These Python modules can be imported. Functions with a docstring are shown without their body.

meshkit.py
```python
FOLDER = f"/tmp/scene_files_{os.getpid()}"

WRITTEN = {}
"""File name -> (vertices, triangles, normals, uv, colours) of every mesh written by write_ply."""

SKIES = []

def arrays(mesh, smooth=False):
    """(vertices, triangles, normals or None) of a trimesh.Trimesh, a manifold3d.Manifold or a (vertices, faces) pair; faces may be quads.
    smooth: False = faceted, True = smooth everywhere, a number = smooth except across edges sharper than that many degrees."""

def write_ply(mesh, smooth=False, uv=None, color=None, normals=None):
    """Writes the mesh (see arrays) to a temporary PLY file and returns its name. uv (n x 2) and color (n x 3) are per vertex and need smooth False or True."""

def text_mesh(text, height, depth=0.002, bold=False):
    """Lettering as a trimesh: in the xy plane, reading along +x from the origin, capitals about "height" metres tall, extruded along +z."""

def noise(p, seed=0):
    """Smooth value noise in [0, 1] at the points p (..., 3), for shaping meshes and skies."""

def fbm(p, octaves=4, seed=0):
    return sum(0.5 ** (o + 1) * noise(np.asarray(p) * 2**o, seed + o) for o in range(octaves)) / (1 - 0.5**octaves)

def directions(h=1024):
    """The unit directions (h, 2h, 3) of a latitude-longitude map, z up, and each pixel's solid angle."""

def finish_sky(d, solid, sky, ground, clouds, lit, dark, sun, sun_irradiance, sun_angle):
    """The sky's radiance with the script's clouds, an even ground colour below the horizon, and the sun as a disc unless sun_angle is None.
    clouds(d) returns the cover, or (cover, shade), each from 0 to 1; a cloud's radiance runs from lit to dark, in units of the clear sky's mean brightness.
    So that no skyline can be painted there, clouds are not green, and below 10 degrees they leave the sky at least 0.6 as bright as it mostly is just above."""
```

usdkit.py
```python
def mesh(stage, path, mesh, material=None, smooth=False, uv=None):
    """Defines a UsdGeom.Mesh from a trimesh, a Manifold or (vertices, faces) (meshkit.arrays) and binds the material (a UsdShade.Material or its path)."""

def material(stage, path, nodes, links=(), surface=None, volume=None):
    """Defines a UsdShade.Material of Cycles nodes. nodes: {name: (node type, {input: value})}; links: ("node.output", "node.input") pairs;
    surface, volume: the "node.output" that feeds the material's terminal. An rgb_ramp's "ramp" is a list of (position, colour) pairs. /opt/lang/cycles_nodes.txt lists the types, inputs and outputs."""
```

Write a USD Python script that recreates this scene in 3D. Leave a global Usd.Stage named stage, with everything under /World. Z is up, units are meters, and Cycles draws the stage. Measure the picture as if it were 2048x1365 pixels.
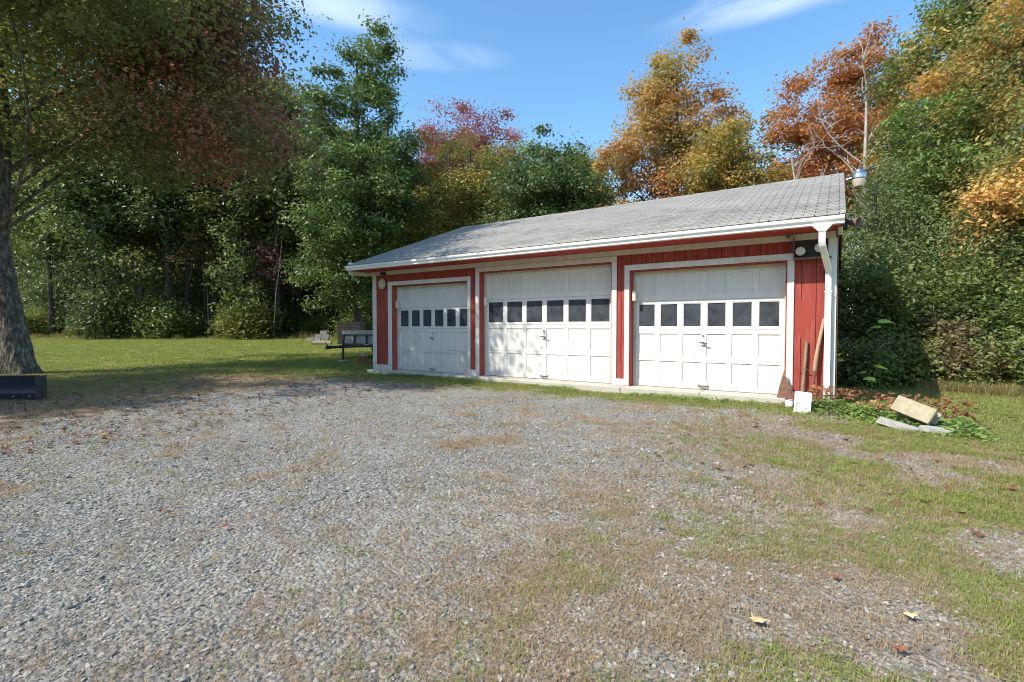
import math
import numpy as np
import trimesh
import usdkit
import meshkit
from pxr import Usd, UsdGeom, UsdLux, UsdShade, Sdf, Gf, Vt

stage = Usd.Stage.CreateInMemory()
UsdGeom.SetStageUpAxis(stage, "Z")
UsdGeom.SetStageMetersPerUnit(stage, 1.0)
UsdGeom.Xform.Define(stage, "/World")
UsdGeom.Scope.Define(stage, "/World/Looks")

# ------------------------------------------------------------------ camera, sky, sun
YAW, PITCH, EYE = 0.58197, 0.02803, 1.25
cam = UsdGeom.Camera.Define(stage, "/World/camera")
cam.CreateHorizontalApertureAttr(36.0)
cam.CreateFocalLengthAttr(17.34)
cam.CreateFStopAttr(0.0)
cam.CreateClippingRangeAttr((0.05, 5000.0))
cam.CreateExposureAttr(0.50)
c_, s_, cp_, sp_ = math.cos(YAW), math.sin(YAW), math.cos(PITCH), math.sin(PITCH)
cam.AddTransformOp().Set(Gf.Matrix4d(c_, s_, 0, 0, -s_ * sp_, c_ * sp_, cp_, 0, s_ * cp_, -c_ * cp_, sp_, 0, 0, 0, EYE, 1))

SUN_AZ, SUN_EL = math.radians(210), math.radians(45.5)       # compass-like: azimuth from +y towards +x
SUN = np.array([math.sin(SUN_AZ) * math.cos(SUN_EL), math.cos(SUN_AZ) * math.cos(SUN_EL), math.sin(SUN_EL)])
sun = UsdLux.DistantLight.Define(stage, "/World/sun")
sun.CreateIntensityAttr(1.25)
sun.CreateAngleAttr(0.53)
sun.CreateNormalizeAttr(True)
sun.CreateColorAttr(Gf.Vec3f(1.0, 0.93, 0.82))
z_ = SUN / np.linalg.norm(SUN)
x_ = np.cross([0, 0, 1.0], z_); x_ /= np.linalg.norm(x_)
y_ = np.cross(z_, x_)
sun.AddTransformOp().Set(Gf.Matrix4d(*x_, 0, *y_, 0, *z_, 0, 0, 0, 40, 1))

def cloud_nodes():
    n = {"sky": ("sky_texture", {"sky_type": "single_scattering", "sun_disc": False, "sun_elevation": SUN_EL, "sun_rotation": SUN_AZ, "altitude": 100.0, "air_density": 1.0, "aerosol_density": 0.7, "ozone_density": 1.6}),
         "tc": ("texture_coordinate", {}),
         "mp": ("mapping", {"scale": (1.3, 1.3, 6.0)}),
         "nz": ("noise_texture", {"scale": 2.0, "detail": 6.0, "roughness": 0.55, "distortion": 0.6}),
         "nm": ("map_range", {"from_min": 0.36, "from_max": 0.66, "clamp": True}),
         "bg": ("background_shader", {"strength": 0.15})}
    l = [("tc.generated", "mp.vector"), ("mp.vector", "nz.vector"), ("nz.fac", "nm.value")]
    last = None
    # thin veils of cloud: direction (azimuth from +y to +x in degrees, elevation), half sizes, strength
    for i, (az, el, a, b, amt) in enumerate([(-49.0, 31.0, 0.17, 0.036, 0.42), (-41.0, 28.2, 0.16, 0.030, 0.34), (-1.0, 31.0, 0.26, 0.05, 0.72), (-20.0, 40.0, 0.5, 0.06, 0.5), (60.0, 35.0, 0.6, 0.08, 0.5), (150.0, 40.0, 0.6, 0.08, 0.5), (-110.0, 33.0, 0.5, 0.07, 0.5)]):
        A, E = math.radians(az), math.radians(el)
        e1 = (math.cos(A), -math.sin(A), 0.05)
        e2 = (-math.sin(A) * math.sin(E), -math.cos(A) * math.sin(E), math.cos(E))
        d0 = (math.sin(A) * math.cos(E), math.cos(A) * math.cos(E), math.sin(E))
        n |= {f"u{i}": ("vector_math", {"math_type": "dot_product", "vector2": tuple(x / a for x in e1)}),
              f"v{i}": ("vector_math", {"math_type": "dot_product", "vector2": tuple(x / b for x in e2)}),
              f"w{i}": ("vector_math", {"math_type": "dot_product", "vector2": d0}),
              f"f{i}": ("math", {"math_type": "greater_than", "value2": 0.1}),
              f"uu{i}": ("math", {"math_type": "multiply"}),
              f"vv{i}": ("math", {"math_type": "multiply_add"}),
              f"m{i}": ("map_range", {"range_type": "smoothstep", "from_min": 1.0, "from_max": 0.0, "to_min": 0.0, "to_max": amt, "clamp": True}),
              f"g{i}": ("math", {"math_type": "multiply"}),
              f"s{i}": ("math", {"math_type": "add" if last else "multiply", "value2": 1.0})}
        l += [("tc.generated", f"u{i}.vector1"), ("tc.generated", f"v{i}.vector1"), ("tc.generated", f"w{i}.vector1"), (f"w{i}.value", f"f{i}.value1"),
              (f"u{i}.value", f"uu{i}.value1"), (f"u{i}.value", f"uu{i}.value2"), (f"v{i}.value", f"vv{i}.value1"), (f"v{i}.value", f"vv{i}.value2"), (f"uu{i}.value", f"vv{i}.value3"),
              (f"vv{i}.value", f"m{i}.value"), (f"m{i}.result", f"g{i}.value1"), (f"f{i}.value", f"g{i}.value2"), (f"g{i}.value", f"s{i}.value1")]
        if last:
            l.append((last, f"s{i}.value2"))
        last = f"s{i}.value"
    n |= {"cm": ("math", {"math_type": "multiply", "use_clamp": True}), "sc": ("hsv", {"saturation": 1.18, "value": 1.38}), "tn": ("mix", {"mix_type": "multiply", "fac": 1.0, "color2": (1.0, 1.06, 1.0)}), "mx": ("mix", {"color2": (6.6, 7.2, 7.9)})}
    l += [(last, "cm.value1"), ("nm.result", "cm.value2"), ("sky.color", "sc.color"), ("sc.color", "tn.color1"), ("tn.color", "mx.color1"), ("cm.value", "mx.fac"), ("mx.color", "bg.color")]
    return n, l

n_, l_ = cloud_nodes()
sky_mat = usdkit.material(stage, "/World/Looks/sky", n_, l_, surface="bg.background")
dome = UsdLux.DomeLight.Define(stage, "/World/sky")
dome.CreateIntensityAttr(1.0)
UsdShade.MaterialBindingAPI.Apply(dome.GetPrim()).Bind(sky_mat)

# ------------------------------------------------------------------ helpers
used = {}
def number(parent, name):
    k = (parent, name)
    used[k] = used.get(k, -1) + 1
    return name if used[k] == 0 else f"{name}_{used[k]:03d}"

def setd(prim, label=None, cat=None, group=None, kind=None):
    for k, v in (("label", label), ("category", cat), ("group", group), ("kind", kind)):
        if v:
            prim.SetCustomDataByKey(k, v)

def thing(name, label, cat, loc=(0, 0, 0), rz=0.0, group=None, kind=None, scale=None):
    p = "/World/" + number("/World", name)
    x = UsdGeom.Xform.Define(stage, p)
    x.AddTranslateOp().Set(Gf.Vec3d(*map(float, loc)))
    x.AddRotateZOp().Set(float(rz))
    x.AddScaleOp().Set(Gf.Vec3f(*(scale or (1, 1, 1))))
    setd(x.GetPrim(), label, cat, group, kind)
    return p

def part(parent, name, mesh, m, smooth=False, label=None, kind=None):
    p = parent + "/" + number(parent, name)
    g = usdkit.mesh(stage, p, mesh, m, smooth)
    setd(g.GetPrim(), label, None, None, kind)
    return p

def top(name, mesh, m, label, cat, group=None, kind=None, smooth=False):
    p = "/World/" + number("/World", name)
    g = usdkit.mesh(stage, p, mesh, m, smooth)
    setd(g.GetPrim(), label, cat, group, kind)
    return p

def dup(src, loc, rz, scale, label, cat, group=None):
    name = src.rsplit("/", 1)[1]
    if name[-4] == "_" and name[-3:].isdigit():
        name = name[:-4]
    p = "/World/" + number("/World", name)
    x = UsdGeom.Xform.Define(stage, p)
    x.GetPrim().GetReferences().AddInternalReference(src)
    x.GetPrim().SetInstanceable(True)
    a = x.GetPrim()
    a.CreateAttribute("xformOp:translate", Sdf.ValueTypeNames.Double3).Set(Gf.Vec3d(*map(float, loc)))
    a.CreateAttribute("xformOp:rotateZ", Sdf.ValueTypeNames.Float).Set(float(rz))
    a.CreateAttribute("xformOp:scale", Sdf.ValueTypeNames.Float3).Set(Gf.Vec3f(*map(float, scale)))
    setd(a, label, cat, group)
    return p

cat_ = trimesh.util.concatenate
def box(x0, x1, y0, y1, z0, z1):
    m = trimesh.creation.box([x1 - x0, y1 - y0, z1 - z0])
    m.apply_translation([(x0 + x1) / 2, (y0 + y1) / 2, (z0 + z1) / 2])
    return m

def cbox(x0, x1, y0, y1, z0, z1, c=0.004):
    """A box with chamfered edges."""
    h = np.array([x1 - x0, y1 - y0, z1 - z0]) / 2
    c = min(c, h.min() * 0.45)
    pts = []
    for sx in (-1, 1):
        for sy in (-1, 1):
            for sz in (-1, 1):
                sgn = np.array([sx, sy, sz])
                for k in range(3):
                    q = h - c
                    q[k] = h[k]
                    pts.append(sgn * q)
    m = trimesh.convex.convex_hull(np.array(pts))
    m.apply_translation([(x0 + x1) / 2, (y0 + y1) / 2, (z0 + z1) / 2])
    return m

def tube(pts, radii, sides=7, cap=True):
    p = np.asarray(pts, float)
    r = np.broadcast_to(radii, (len(p),))
    t = np.gradient(p, axis=0)
    t /= np.linalg.norm(t, axis=1, keepdims=True) + 1e-12
    ref = np.array([0, 0, 1.0]) if abs(t[:, 2]).mean() < 0.8 else np.array([1.0, 0, 0])
    a = np.cross(t, ref); a /= np.linalg.norm(a, axis=1, keepdims=True) + 1e-12
    b = np.cross(t, a)
    ang = np.arange(sides) * 2 * np.pi / sides
    v = (p[:, None] + r[:, None, None] * (np.cos(ang)[None, :, None] * a[:, None] + np.sin(ang)[None, :, None] * b[:, None])).reshape(-1, 3)
    i, j = np.meshgrid(np.arange(len(p) - 1), np.arange(sides), indexing="ij")
    q = np.stack([i * sides + j, i * sides + (j + 1) % sides, (i + 1) * sides + (j + 1) % sides, (i + 1) * sides + j], -1).reshape(-1, 4)
    f = np.vstack([q[:, [0, 2, 1]], q[:, [0, 3, 2]]])
    if cap:
        n = len(v)
        v = np.vstack([v, p[:1], p[-1:]])
        k = np.arange(sides)
        e = (len(p) - 1) * sides
        f = np.vstack([f, np.stack([np.full(sides, n), k, (k + 1) % sides], 1), np.stack([np.full(sides, n + 1), e + (k + 1) % sides, e + k], 1)])
    return v, f

def join(parts):
    vs, fs, n = [], [], 0
    for v, f in parts:
        vs.append(v); fs.append(f + n); n += len(v)
    return np.vstack(vs), np.vstack(fs)

def tri(m):
    return trimesh.Trimesh(m[0], m[1], process=False)

def lathe(profile, sides=24):
    """Profile of (r, z) pairs turned about z."""
    return trimesh.creation.revolve(np.array(profile, float), sections=sides)

def rot(m, ang, axis, about=(0, 0, 0)):
    m = m.copy()
    m.apply_transform(trimesh.transformations.rotation_matrix(ang, axis, about))
    return m

def mov(m, x, y, z):
    m = m.copy(); m.apply_translation([x, y, z]); return m

def wobble(m, amp, scale, seed=0, sub=0):
    m = m.copy()
    for _ in range(sub):
        m = m.subdivide()
    d = np.stack([meshkit.noise(m.vertices * scale + 7 * k, seed + k) - 0.5 for k in range(3)], 1)
    m.vertices = m.vertices + d * 2 * amp
    return m

# ------------------------------------------------------------------ materials
def M(name, nodes, links, surface="p.BSDF"):
    return usdkit.material(stage, "/World/Looks/" + name, nodes, links, surface=surface)

def noisy(name, cols, scale=8.0, rough=0.6, detail=5.0, bump=0.0, bscale=60.0, stretch=(1, 1, 1), spec=0.5, per=0.0, metallic=0.0, coord="object", bdist=0.01, contrast=1.0, grunge=None):
    """Noise coloured paint, wood, stone. per: how much each object or island differs."""
    n = {"tc": ("texture_coordinate", {}), "mp": ("mapping", {"scale": stretch}), "nz": ("noise_texture", {"scale": scale, "detail": detail, "roughness": 0.6}),
         "mr": ("map_range", {"from_min": 0.5 - 0.28 / contrast, "from_max": 0.5 + 0.28 / contrast, "clamp": True}),
         "rp": ("rgb_ramp", {"ramp": cols}), "p": ("principled_bsdf", {"roughness": rough, "specular_ior_level": spec, "metallic": metallic})}
    l = [(f"tc.{coord}", "mp.vector"), ("mp.vector", "nz.vector"), ("nz.fac", "mr.value"), ("mr.result", "rp.fac")]
    col = "rp.color"
    if per:
        n |= {"g": ("geometry", {}), "oi": ("object_info", {}), "rs": ("math", {"math_type": "add"}), "fr": ("math", {"math_type": "fraction"}), "pm": ("map_range", {"to_min": 1 - per, "to_max": 1 + per}), "hv": ("hsv", {})}
        l += [("g.random_per_island", "rs.value1"), ("oi.random", "rs.value2"), ("rs.value", "fr.value1"), ("fr.value", "pm.value"), ("pm.result", "hv.value"), (col, "hv.color")]
        col = "hv.color"
    if grunge:
        gc, gs, lo, hi = grunge
        n |= {"gn": ("noise_texture", {"scale": gs, "detail": 8.0, "roughness": 0.7}), "gm": ("map_range", {"from_min": lo, "from_max": hi, "clamp": True}), "gx": ("mix", {"color2": gc})}
        l += [("mp.vector", "gn.vector"), ("gn.fac", "gm.value"), ("gm.result", "gx.fac"), (col, "gx.color1")]
        col = "gx.color"
    l.append((col, "p.base_color"))
    if bump:
        n |= {"bn": ("noise_texture", {"scale": bscale, "detail": 4.0}), "bp": ("bump", {"strength": bump, "distance": bdist})}
        l += [("mp.vector", "bn.vector"), ("bn.fac", "bp.height"), ("bp.normal", "p.normal")]
    return M(name, n, l)

def leafmat(name, cols, trans=0.35, rough=0.5, spec=0.28, patch=0.55, mixp=0.55, tint=1.3, gain=2.6, shift=True):
    """Leaves: each leaf takes its own colour, and clumps of leaves drift together."""
    if not shift:
        cols = [(p, tuple(min(0.7, q * gain) for q in c)) for p, c in cols]
    else:
        cols = [(p, (min(0.7, c[0] * gain * 1.16), min(0.7, c[1] * gain), c[2] * gain * 0.78)) for p, c in cols]
    cols = [(p, tuple(0.88 * q + 0.12 * (0.3 * c[0] + 0.6 * c[1] + 0.1 * c[2]) for q in c)) for p, c in cols]
    n = {"g": ("geometry", {}), "tc": ("texture_coordinate", {}), "oi": ("object_info", {}), "nz": ("noise_texture", {"scale": patch, "detail": 3.0}),
         "nm": ("map_range", {"from_min": 0.32, "from_max": 0.68, "to_min": -mixp / 2, "to_max": mixp / 2, "clamp": True}),
         "rm": ("map_range", {"to_min": mixp / 2, "to_max": 1 - mixp / 2}),
         "ad": ("math", {"math_type": "add", "use_clamp": True}), "rp": ("rgb_ramp", {"ramp": cols}),
         "om": ("map_range", {"to_min": 0.85, "to_max": 1.15}), "wn": ("white_noise_texture", {"dimensions": "1D"}), "wm": ("map_range", {"to_min": 0.45, "to_max": 1.55}), "vm": ("math", {"math_type": "multiply"}), "hv": ("hsv", {}),
         "p": ("principled_bsdf", {"roughness": rough, "specular_ior_level": spec}), "tr": ("translucent_bsdf", {}), "th": ("hsv", {"value": tint, "saturation": 1.1}), "mx": ("mix_closure", {"fac": trans})}
    l = [("tc.object", "nz.vector"), ("nz.fac", "nm.value"), ("g.random_per_island", "rm.value"), ("nm.result", "ad.value1"), ("rm.result", "ad.value2"), ("ad.value", "rp.fac"),
         ("oi.random", "om.value"), ("g.random_per_island", "wn.w"), ("wn.value", "wm.value"), ("wm.result", "vm.value1"), ("om.result", "vm.value2"), ("vm.value", "hv.value"), ("rp.color", "hv.color"), ("hv.color", "p.base_color"), ("hv.color", "th.color"), ("th.color", "tr.color"), ("p.BSDF", "mx.closure1"), ("tr.BSDF", "mx.closure2")]
    return M(name, n, l, "mx.closure")

def painted(name, c0, c1, rough, grime, low=0.10, high=0.75):
    """White paint that has gathered grime: streaks, and splashed dirt close to the ground."""
    n = {"ps": ("geometry", {}), "mp": ("mapping", {"scale": (5, 5, 0.9)}), "n1": ("noise_texture", {"scale": 1.6, "detail": 6.0, "roughness": 0.65}), "rp": ("rgb_ramp", {"ramp": [(0.3, c0), (0.7, c1)]}),
         "n2": ("noise_texture", {"scale": 9.0, "detail": 8.0, "roughness": 0.75}), "sx": ("separate_xyz", {}), "zr": ("map_range", {"from_min": low, "from_max": high, "to_min": 1.0, "to_max": 0.0, "clamp": True}), "zz": ("math", {"math_type": "multiply_add", "value2": 0.33, "value3": -0.06}),
         "ad": ("math", {"math_type": "add"}), "gm": ("map_range", {"from_min": 0.62, "from_max": 0.92, "to_max": 0.55, "clamp": True}), "gx": ("mix", {"color2": grime}),
         "oi": ("object_info", {}), "om": ("map_range", {"to_min": 0.94, "to_max": 1.03}), "hv": ("hsv", {}), "bn": ("noise_texture", {"scale": 38.0, "detail": 4.0}), "bp": ("bump", {"strength": 0.10, "distance": 0.01}),
         "p": ("principled_bsdf", {"roughness": rough, "specular_ior_level": 0.4})}
    l = [("ps.position", "mp.vector"), ("mp.vector", "n1.vector"), ("n1.fac", "rp.fac"), ("ps.position", "n2.vector"), ("ps.position", "sx.vector"), ("sx.z", "zr.value"), ("zr.result", "zz.value1"), ("n2.fac", "ad.value1"), ("zz.value", "ad.value2"),
         ("ad.value", "gm.value"), ("gm.result", "gx.fac"), ("rp.color", "gx.color1"), ("oi.random", "om.value"), ("om.result", "hv.value"), ("gx.color", "hv.color"), ("hv.color", "p.base_color"), ("ps.position", "bn.vector"), ("bn.fac", "bp.height"), ("bp.normal", "p.normal")]
    return M(name, n, l)
WHITE = painted("white_paint", (0.63, 0.615, 0.575), (0.72, 0.708, 0.675), 0.45, (0.33, 0.29, 0.22))
TRIMW = painted("white_trim_paint", (0.56, 0.54, 0.49), (0.70, 0.69, 0.65), 0.5, (0.26, 0.23, 0.17))
CREAM = noisy("cream_stop_paint", [(0, (0.50, 0.46, 0.37)), (1, (0.62, 0.58, 0.49))], scale=4.0, rough=0.55)
RED = noisy("red_stained_wood", [(0, (0.22, 0.033, 0.026)), (0.5, (0.305, 0.056, 0.042)), (1, (0.40, 0.10, 0.076))], scale=5.0, rough=0.75, bump=0.35, bscale=60, stretch=(6, 6, 0.5), spec=0.25, per=0.05, grunge=((0.27, 0.04, 0.03), 1.2, 0.55, 0.8))
REDSOF = noisy("red_soffit_paint", [(0, (0.34, 0.035, 0.025)), (1, (0.42, 0.055, 0.04))], scale=3.0, rough=0.7, spec=0.3)
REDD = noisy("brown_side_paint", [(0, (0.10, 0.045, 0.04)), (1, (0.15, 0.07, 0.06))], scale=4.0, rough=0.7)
GUTTER = noisy("white_gutter_metal", [(0, (0.70, 0.70, 0.68)), (1, (0.80, 0.80, 0.78))], scale=2.0, rough=0.4, stretch=(0.6, 6, 6), grunge=((0.34, 0.33, 0.27), 4.0, 0.56, 0.8))
BROWNM = noisy("brown_metal", [(0, (0.13, 0.075, 0.06)), (1, (0.22, 0.14, 0.12))], scale=8.0, rough=0.55)
CONC = noisy("concrete_slab", [(0, (0.36, 0.33, 0.28)), (1, (0.50, 0.46, 0.40))], scale=6.0, rough=0.9, bump=0.3, bscale=90, grunge=((0.25, 0.22, 0.17), 3.0, 0.58, 0.8))
SHINGLE = noisy("grey_asphalt_shingle", [(0, (0.215, 0.207, 0.195)), (1, (0.31, 0.30, 0.285))], scale=1.2, rough=0.95, bump=0.5, bscale=300, spec=0.2, per=0.12, bdist=0.004, grunge=((0.135, 0.13, 0.075), 1.3, 0.57, 0.72))
LICHEN = noisy("lichen_spotted_shingle", [(0, (0.20, 0.19, 0.15)), (0.5, (0.32, 0.31, 0.27)), (1, (0.52, 0.52, 0.46))], scale=22.0, rough=0.95, detail=8, bump=0.5, bscale=200, spec=0.2, bdist=0.004, grunge=((0.10, 0.085, 0.05), 16.0, 0.55, 0.68))
DARKW = noisy("dark_sheathing", [(0, (0.05, 0.04, 0.035)), (1, (0.08, 0.06, 0.05))], scale=4.0, rough=0.9)
METAL = noisy("galvanised_metal", [(0, (0.55, 0.55, 0.55)), (1, (0.75, 0.75, 0.75))], scale=8.0, rough=0.28, metallic=1.0)
CHROME = noisy("dull_handle_metal", [(0, (0.16, 0.16, 0.16)), (1, (0.28, 0.28, 0.27))], scale=20.0, rough=0.4, metallic=0.8)
BLACK = noisy("black_paint", [(0, (0.010, 0.010, 0.011)), (1, (0.022, 0.022, 0.024))], scale=6.0, rough=0.5)
GREENBOX = noisy("dark_green_paint", [(0, (0.012, 0.022, 0.018)), (1, (0.03, 0.045, 0.036))], scale=10.0, rough=0.65)
RUST = noisy("rusty_steel", [(0, (0.09, 0.045, 0.03)), (0.5, (0.16, 0.075, 0.05)), (1, (0.24, 0.13, 0.09))], scale=14.0, rough=0.85, bump=0.4, bscale=80)
WOODH = noisy("weathered_handle_wood", [(0, (0.24, 0.16, 0.085)), (0.5, (0.38, 0.28, 0.16)), (1, (0.50, 0.40, 0.26))], scale=14.0, rough=0.7, stretch=(6, 6, 0.8), bump=0.2)
WOODG = noisy("grey_stick_wood", [(0, (0.10, 0.075, 0.05)), (0.5, (0.24, 0.19, 0.12)), (1, (0.38, 0.32, 0.22))], scale=12.0, rough=0.8, stretch=(5, 5, 1.2), bump=0.3)
FOAM = noisy("white_foam", [(0, (0.82, 0.82, 0.82)), (1, (0.9, 0.9, 0.9))], scale=20.0, rough=0.7)
SPECK = noisy("black_specks", [(0, (0.02, 0.02, 0.02)), (1, (0.07, 0.06, 0.05))], scale=60.0, rough=0.9)
BLOCKY = noisy("yellowish_concrete_block", [(0, (0.28, 0.235, 0.15)), (0.5, (0.36, 0.315, 0.215)), (1, (0.46, 0.41, 0.30))], scale=16.0, rough=0.95, bump=0.6, bscale=160, detail=8)
BLOCKG = noisy("grey_concrete_block", [(0, (0.16, 0.16, 0.15)), (1, (0.28, 0.27, 0.255))], scale=12.0, rough=0.95, bump=0.5, bscale=120, per=0.15)
STONE = noisy("flat_grey_stone", [(0, (0.26, 0.245, 0.225)), (1, (0.42, 0.40, 0.37))], scale=9.0, rough=0.9, bump=0.5, bscale=60)
TRAILB = noisy("grey_weathered_board", [(0, (0.20, 0.20, 0.20)), (0.5, (0.32, 0.32, 0.31)), (1, (0.44, 0.44, 0.42))], scale=6.0, rough=0.85, stretch=(1, 1, 6), per=0.12, grunge=((0.2, 0.18, 0.15), 3.0, 0.6, 0.85))
ORANGEW = noisy("orange_brown_stump_wood", [(0, (0.12, 0.05, 0.02)), (0.5, (0.24, 0.11, 0.04)), (1, (0.34, 0.18, 0.08))], scale=8.0, rough=0.9, stretch=(2, 2, 1), bump=0.4)
TARP = noisy("pale_blue_plastic", [(0, (0.36, 0.40, 0.52)), (1, (0.50, 0.54, 0.64))], scale=6.0, rough=0.4)
PLOW = noisy("dark_blue_black_steel", [(0, (0.012, 0.014, 0.022)), (0.6, (0.02, 0.024, 0.04)), (1, (0.05, 0.055, 0.075))], scale=30.0, rough=0.42, detail=8, grunge=((0.10, 0.09, 0.09), 40.0, 0.64, 0.72))
DIAL = noisy("cream_dial", [(0, (0.52, 0.47, 0.27)), (1, (0.62, 0.57, 0.36))], scale=6.0, rough=0.4)
LENS = noisy("lamp_lens_glass", [(0, (0.50, 0.49, 0.42)), (1, (0.68, 0.67, 0.60))], scale=40.0, rough=0.15, spec=0.8)
REFR = noisy("ribbed_lamp_plastic", [(0, (0.42, 0.36, 0.29)), (1, (0.54, 0.48, 0.40))], scale=10.0, rough=0.25, stretch=(8, 8, 1))
REDPATCH = noisy("fresh_red_patch_paint", [(0, (0.27, 0.032, 0.018)), (1, (0.33, 0.045, 0.026))], scale=9.0, rough=0.6)
DARKSHED = noisy("dark_timber", [(0, (0.012, 0.010, 0.009)), (1, (0.030, 0.026, 0.022))], scale=5.0, rough=0.9, stretch=(1, 1, 6))
BARK = noisy("grey_maple_bark", [(0, (0.022, 0.019, 0.015)), (0.45, (0.060, 0.053, 0.043)), (0.75, (0.11, 0.10, 0.085)), (1, (0.20, 0.20, 0.175))], scale=9.0, rough=0.95, detail=9, stretch=(1.6, 1.6, 0.55), bump=0.9, bscale=14, bdist=0.05, grunge=((0.30, 0.31, 0.27), 12.0, 0.60, 0.68), contrast=1.7)
BARKD = noisy("dark_tree_bark", [(0, (0.022, 0.019, 0.015)), (1, (0.075, 0.066, 0.054))], scale=5.0, rough=0.95, stretch=(3, 3, 0.6), bump=0.6, bscale=12, bdist=0.03, per=0.25)
BARKP = noisy("pale_grey_bark", [(0, (0.22, 0.20, 0.17)), (1, (0.42, 0.39, 0.34))], scale=5.0, rough=0.9, stretch=(3, 3, 0.8), per=0.15)

GLASS = M("dusty_window_glass", {"fr": ("fresnel", {"IOR": 1.5}), "mr": ("map_range", {"from_min": 0.0, "from_max": 1.0, "to_min": 0.06, "to_max": 1.0}),
     "tr": ("transparent_bsdf", {"color": (0.32, 0.35, 0.40)}), "gl": ("glossy_bsdf", {"color": (0.9, 0.95, 1.0), "roughness": 0.06}), "mx": ("mix_closure", {}),
     "tc": ("texture_coordinate", {}), "nz": ("noise_texture", {"scale": 4.0, "detail": 9.0, "roughness": 0.62}), "nm": ("map_range", {"from_min": 0.32, "from_max": 0.70, "to_min": 0.22, "to_max": 0.55, "clamp": True}),
     "df": ("diffuse_bsdf", {"color": (0.135, 0.15, 0.175)}), "m2": ("mix_closure", {})},
    [("fr.fac", "mr.value"), ("mr.result", "mx.fac"), ("tr.BSDF", "mx.closure1"), ("gl.BSDF", "mx.closure2"), ("tc.object", "nz.vector"), ("nz.fac", "nm.value"), ("nm.result", "m2.fac"), ("mx.closure", "m2.closure1"), ("df.BSDF", "m2.closure2")], "m2.closure")

G_DARK = (0.022, 0.040, 0.012); G_MID = (0.048, 0.082, 0.022); G_LITE = (0.085, 0.125, 0.035); OLIVE = (0.13, 0.125, 0.028); YEL = (0.34, 0.25, 0.035); GOLD = (0.31, 0.19, 0.045); ORG = (0.32, 0.14, 0.035); RUSTY = (0.23, 0.085, 0.03); REDL = (0.16, 0.045, 0.034); PINK = (0.24, 0.09, 0.075); DKRED = (0.085, 0.026, 0.022)
L_MAPLE = leafmat("maple_leaves", [(0, (0.024, 0.034, 0.012)), (0.4, (0.045, 0.058, 0.018)), (0.62, (0.085, 0.085, 0.022)), (0.80, (0.13, 0.085, 0.025)), (0.92, (0.14, 0.04, 0.03)), (1, ORG)], patch=0.28, mixp=0.6, trans=0.45, gain=3.2)
L_MAPLER = leafmat("red_maple_leaves", [(0, (0.04, 0.045, 0.016)), (0.25, (0.07, 0.05, 0.025)), (0.5, (0.10, 0.038, 0.028)), (0.75, (0.14, 0.045, 0.034)), (0.9, (0.18, 0.075, 0.035)), (1, OLIVE)], patch=0.7, mixp=0.6, trans=0.45, gain=3.0, shift=False)
L_GREEN = leafmat("green_oak_leaves", [(0, G_DARK), (0.5, G_MID), (0.9, G_LITE), (1, (0.14, 0.16, 0.05))], rough=0.45, spec=0.4, trans=0.28, gain=2.2)
L_DKGREEN = leafmat("dark_green_leaves", [(0, (0.016, 0.030, 0.010)), (0.6, (0.036, 0.060, 0.018)), (1, G_LITE)], rough=0.45, spec=0.4, trans=0.25, gain=2.7)
L_WOODS = leafmat("woodland_leaves", [(0, (0.018, 0.030, 0.010)), (0.5, (0.040, 0.060, 0.016)), (0.85, (0.075, 0.090, 0.024)), (1, (0.14, 0.10, 0.03))], rough=0.45, spec=0.4, trans=0.3, patch=0.35, gain=3.6)
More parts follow.
